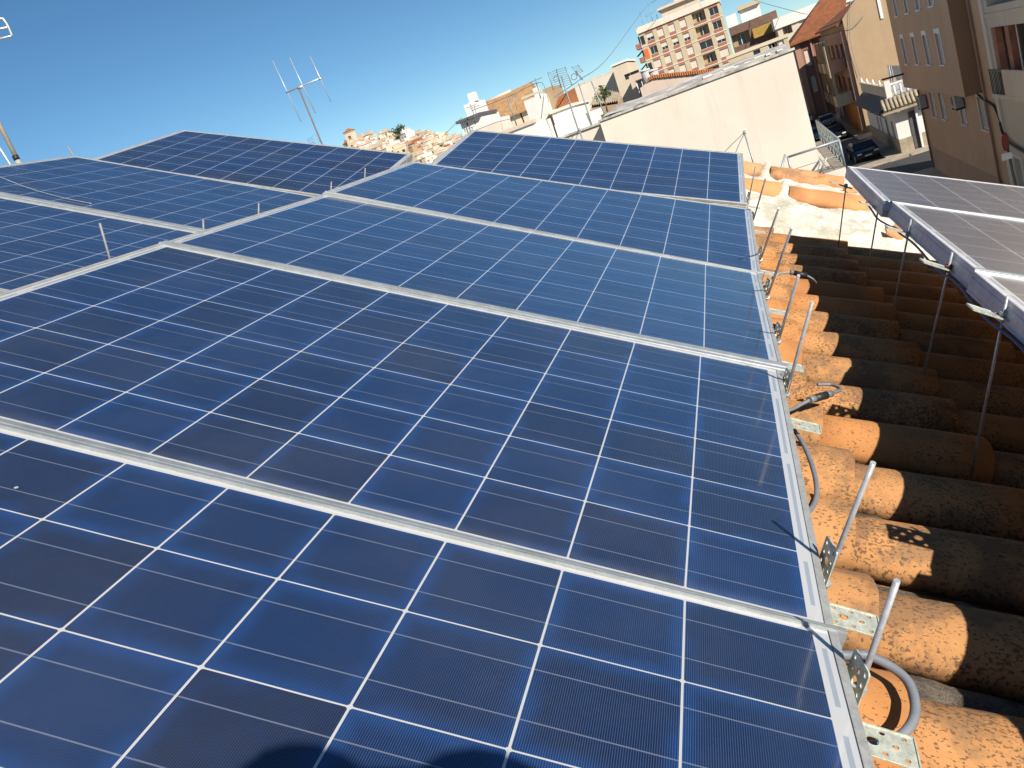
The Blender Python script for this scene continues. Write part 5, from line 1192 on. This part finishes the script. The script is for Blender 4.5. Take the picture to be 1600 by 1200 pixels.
# clothes over the body
skin_mesh('jacket', [V_[i] for i in (0, 1, 2, 3, 4, 7, 8, 9, 11, 12, 13)], [(0, 1), (1, 2), (2, 3), (3, 4), (3, 5), (5, 6), (6, 7), (3, 8), (8, 9), (9, 10)], [.165, .15, .16, .15, .075, .085, .062, .045, .085, .066, .056], MT['jacket'], per)
skin_mesh('trousers', [V_[i] for i in (0, 15, 16, 17, 19, 20, 21)], [(0, 1), (1, 2), (2, 3), (0, 4), (4, 5), (5, 6)], [.16, .11, .078, .062, .11, .078, .062], MT['trousers'], per)
for k, s_ in ((17, 18), (21, 22)):
    a_, b_ = V_[k], V_[s_]; skin_mesh('boot', [a_, b_, b_ + Vector((0, -.06, -.03)), b_ + Vector((0, -.03, -.14))], [(0, 1), (1, 2), (2, 3)], [.055, .055, .05, .04], MT['boot'], per)
# head with face, looking along the view direction
hm_ = bmesh.new(); bmesh.ops.create_uvsphere(hm_, u_segments=32, v_segments=24, radius=1)
for v in hm_.verts:
    x, y, z = v.co
    jaw = 1 - .30 * max(0, -z) ** 1.3
    v.co = Vector((x * .076 * jaw, y * .096 * (1 - .10 * max(0, -z)), z * .118))
    if y > 0:                                   # face side is +y
        n_ = math.exp(-((x / .16) ** 2 + ((z + .10) / .22) ** 2)); v.co.y += .020 * n_
        e_ = math.exp(-(((abs(x) - .38) / .16) ** 2 + ((z - .06) / .11) ** 2)); v.co.y -= .009 * e_
        b_ = math.exp(-((x / .5) ** 2 + ((z - .25) / .10) ** 2)); v.co.y += .004 * b_
        l_ = math.exp(-((x / .28) ** 2 + ((z + .50) / .07) ** 2)); v.co.y += .006 * l_
        c_ = math.exp(-((x / .3) ** 2 + ((z + .86) / .14) ** 2)); v.co.y += .008 * c_
for f in hm_.faces: f.smooth = True
me = bpy.data.meshes.new('head'); hm_.to_mesh(me); hm_.free(); me.materials.append(MT['skin'])
HMX = Matrix.Translation(W2(HX, HY, HZ)) @ Matrix.Rotation(R(28), 4, 'Z') @ Matrix.Rotation(R(-22), 4, 'X')
hd = link('head', me, per, HMX)
for s_ in (-1, 1):
    m = MB().use(MT['skin']); m.smooth = True
    m.grid(lambda a_, b_: (s_ * (.074 + .012 * math.sin(b_ * math.pi) * (0.3 + .7 * math.sin(a_ * math.pi))), -.012 + .017 * math.cos(a_ * 2 * math.pi) * math.sin(b_ * math.pi), .002 + .032 * math.cos(b_ * math.pi)), 12, 8); m.build('ear', hd)
    m = MB().use(MT['wframe']); m.smooth = True; m.grid(lambda a_, b_: (s_ * .029 + .011 * math.cos(a_ * 6.2832) * math.sin(b_ * math.pi), .080 + .011 * math.sin(a_ * 6.2832) * math.sin(b_ * math.pi), .007 + .011 * math.cos(b_ * math.pi)), 12, 8); eo = m.build('eye', hd)
    m = MB().use(MT['hair']); m.tube([(s_ * .029, .0895, .007), (s_ * .029, .0925, .007)], .0045, 10); m.build('iris', eo)
m = MB().use(MT['redsign']); m.tube([(-.022, .093, -.056), (0, .1, -.058), (.022, .093, -.056)], .0035, 6); m.build('mouth', hd) if False else None
hb = bmesh.new(); bmesh.ops.create_uvsphere(hb, u_segments=36, v_segments=24, radius=1)
q = random.Random(2)
for v in hb.verts:
    x, y, z = v.co; r_ = 1.0 + .05 * mn.noise(Vector((x * 9, y * 9, z * 9)))
    v.co = Vector((x * .083 * r_, y * .101 * r_ - .008, z * .124 * r_ + .006))
bmesh.ops.delete(hb, geom=[v for v in hb.verts if (v.co.y > .035 and v.co.z < .062) or v.co.z < -.055], context='VERTS')
for f in hb.faces: f.smooth = True
me = bpy.data.meshes.new('hair'); hb.to_mesh(me); hb.free(); me.materials.append(MT['hair']); link('hair', me, hd)
# hands around the phone: palm plus five fingers each
def hand(wrist, palm_end, across, curl, name='hand'):
    w_, p_, a_, c_ = Vector(wrist), Vector(palm_end), Vector(across).normalized(), Vector(curl).normalized()
    root_ = skin_mesh(name, [w_, w_ * .5 + p_ * .5, p_], [(0, 1), (1, 2)], [(.024, .016), (.034, .016), (.032, .014)], MT['skin'], per)
    d_ = (p_ - w_).normalized()
    for k, (o_, L) in enumerate(((-.027, .062), (-.009, .072), (.009, .068), (.026, .054))):
        b0 = p_ + a_ * o_ - d_ * .006; b1 = b0 + d_ * L * .45 + c_ * .004; b2 = b1 + d_ * L * .15 + c_ * L * .32; b3 = b2 - d_ * L * .12 + c_ * L * .22
        skin_mesh('finger', [b0, b1, b2, b3], [(0, 1), (1, 2), (2, 3)], [.0088, .0082, .0075, .0066], MT['skin'], root_)
    t0 = w_ * .6 + p_ * .4 - a_ * .026; t1 = t0 - a_ * .022 + d_ * .022 + c_ * .008; t2 = t1 + d_ * .026 + c_ * .012
    skin_mesh('thumb', [t0, t1, t2], [(0, 1), (1, 2)], [.012, .0095, .0080], MT['skin'], root_)
FW = Vector((M[0][2], M[1][2], M[2][2])); RT = Vector((M[0][0], M[1][0], M[2][0])); UPC = -Vector((M[0][1], M[1][1], M[2][1]))
PC = CAM - FW * .020 + RT * .035 - UPC * .0
ph = empty('phone', Matrix.Translation(PC) @ Matrix((RT, UPC, -FW)).transposed().to_4x4(), 'black phone held in both hands of the kneeling person', 'phone')
part(ph, 'case', lambda m: m.box(-.078, .078, -.037, .037, .000, .009), MT['dark'])
part(ph, 'screen', lambda m: m.box(-.072, .072, -.033, .033, .0092, .0098), MT['glass'])
PCl = PC - PO
hand(PCl - RT * .150 - UPC * .045 - FW * .035, PCl - RT * .098 - UPC * .012 - FW * .012, UPC, FW * .3 + RT)
hand(PCl + RT * .150 - UPC * .045 - FW * .035, PCl + RT * .098 - UPC * .012 - FW * .012, UPC, FW * .3 - RT)
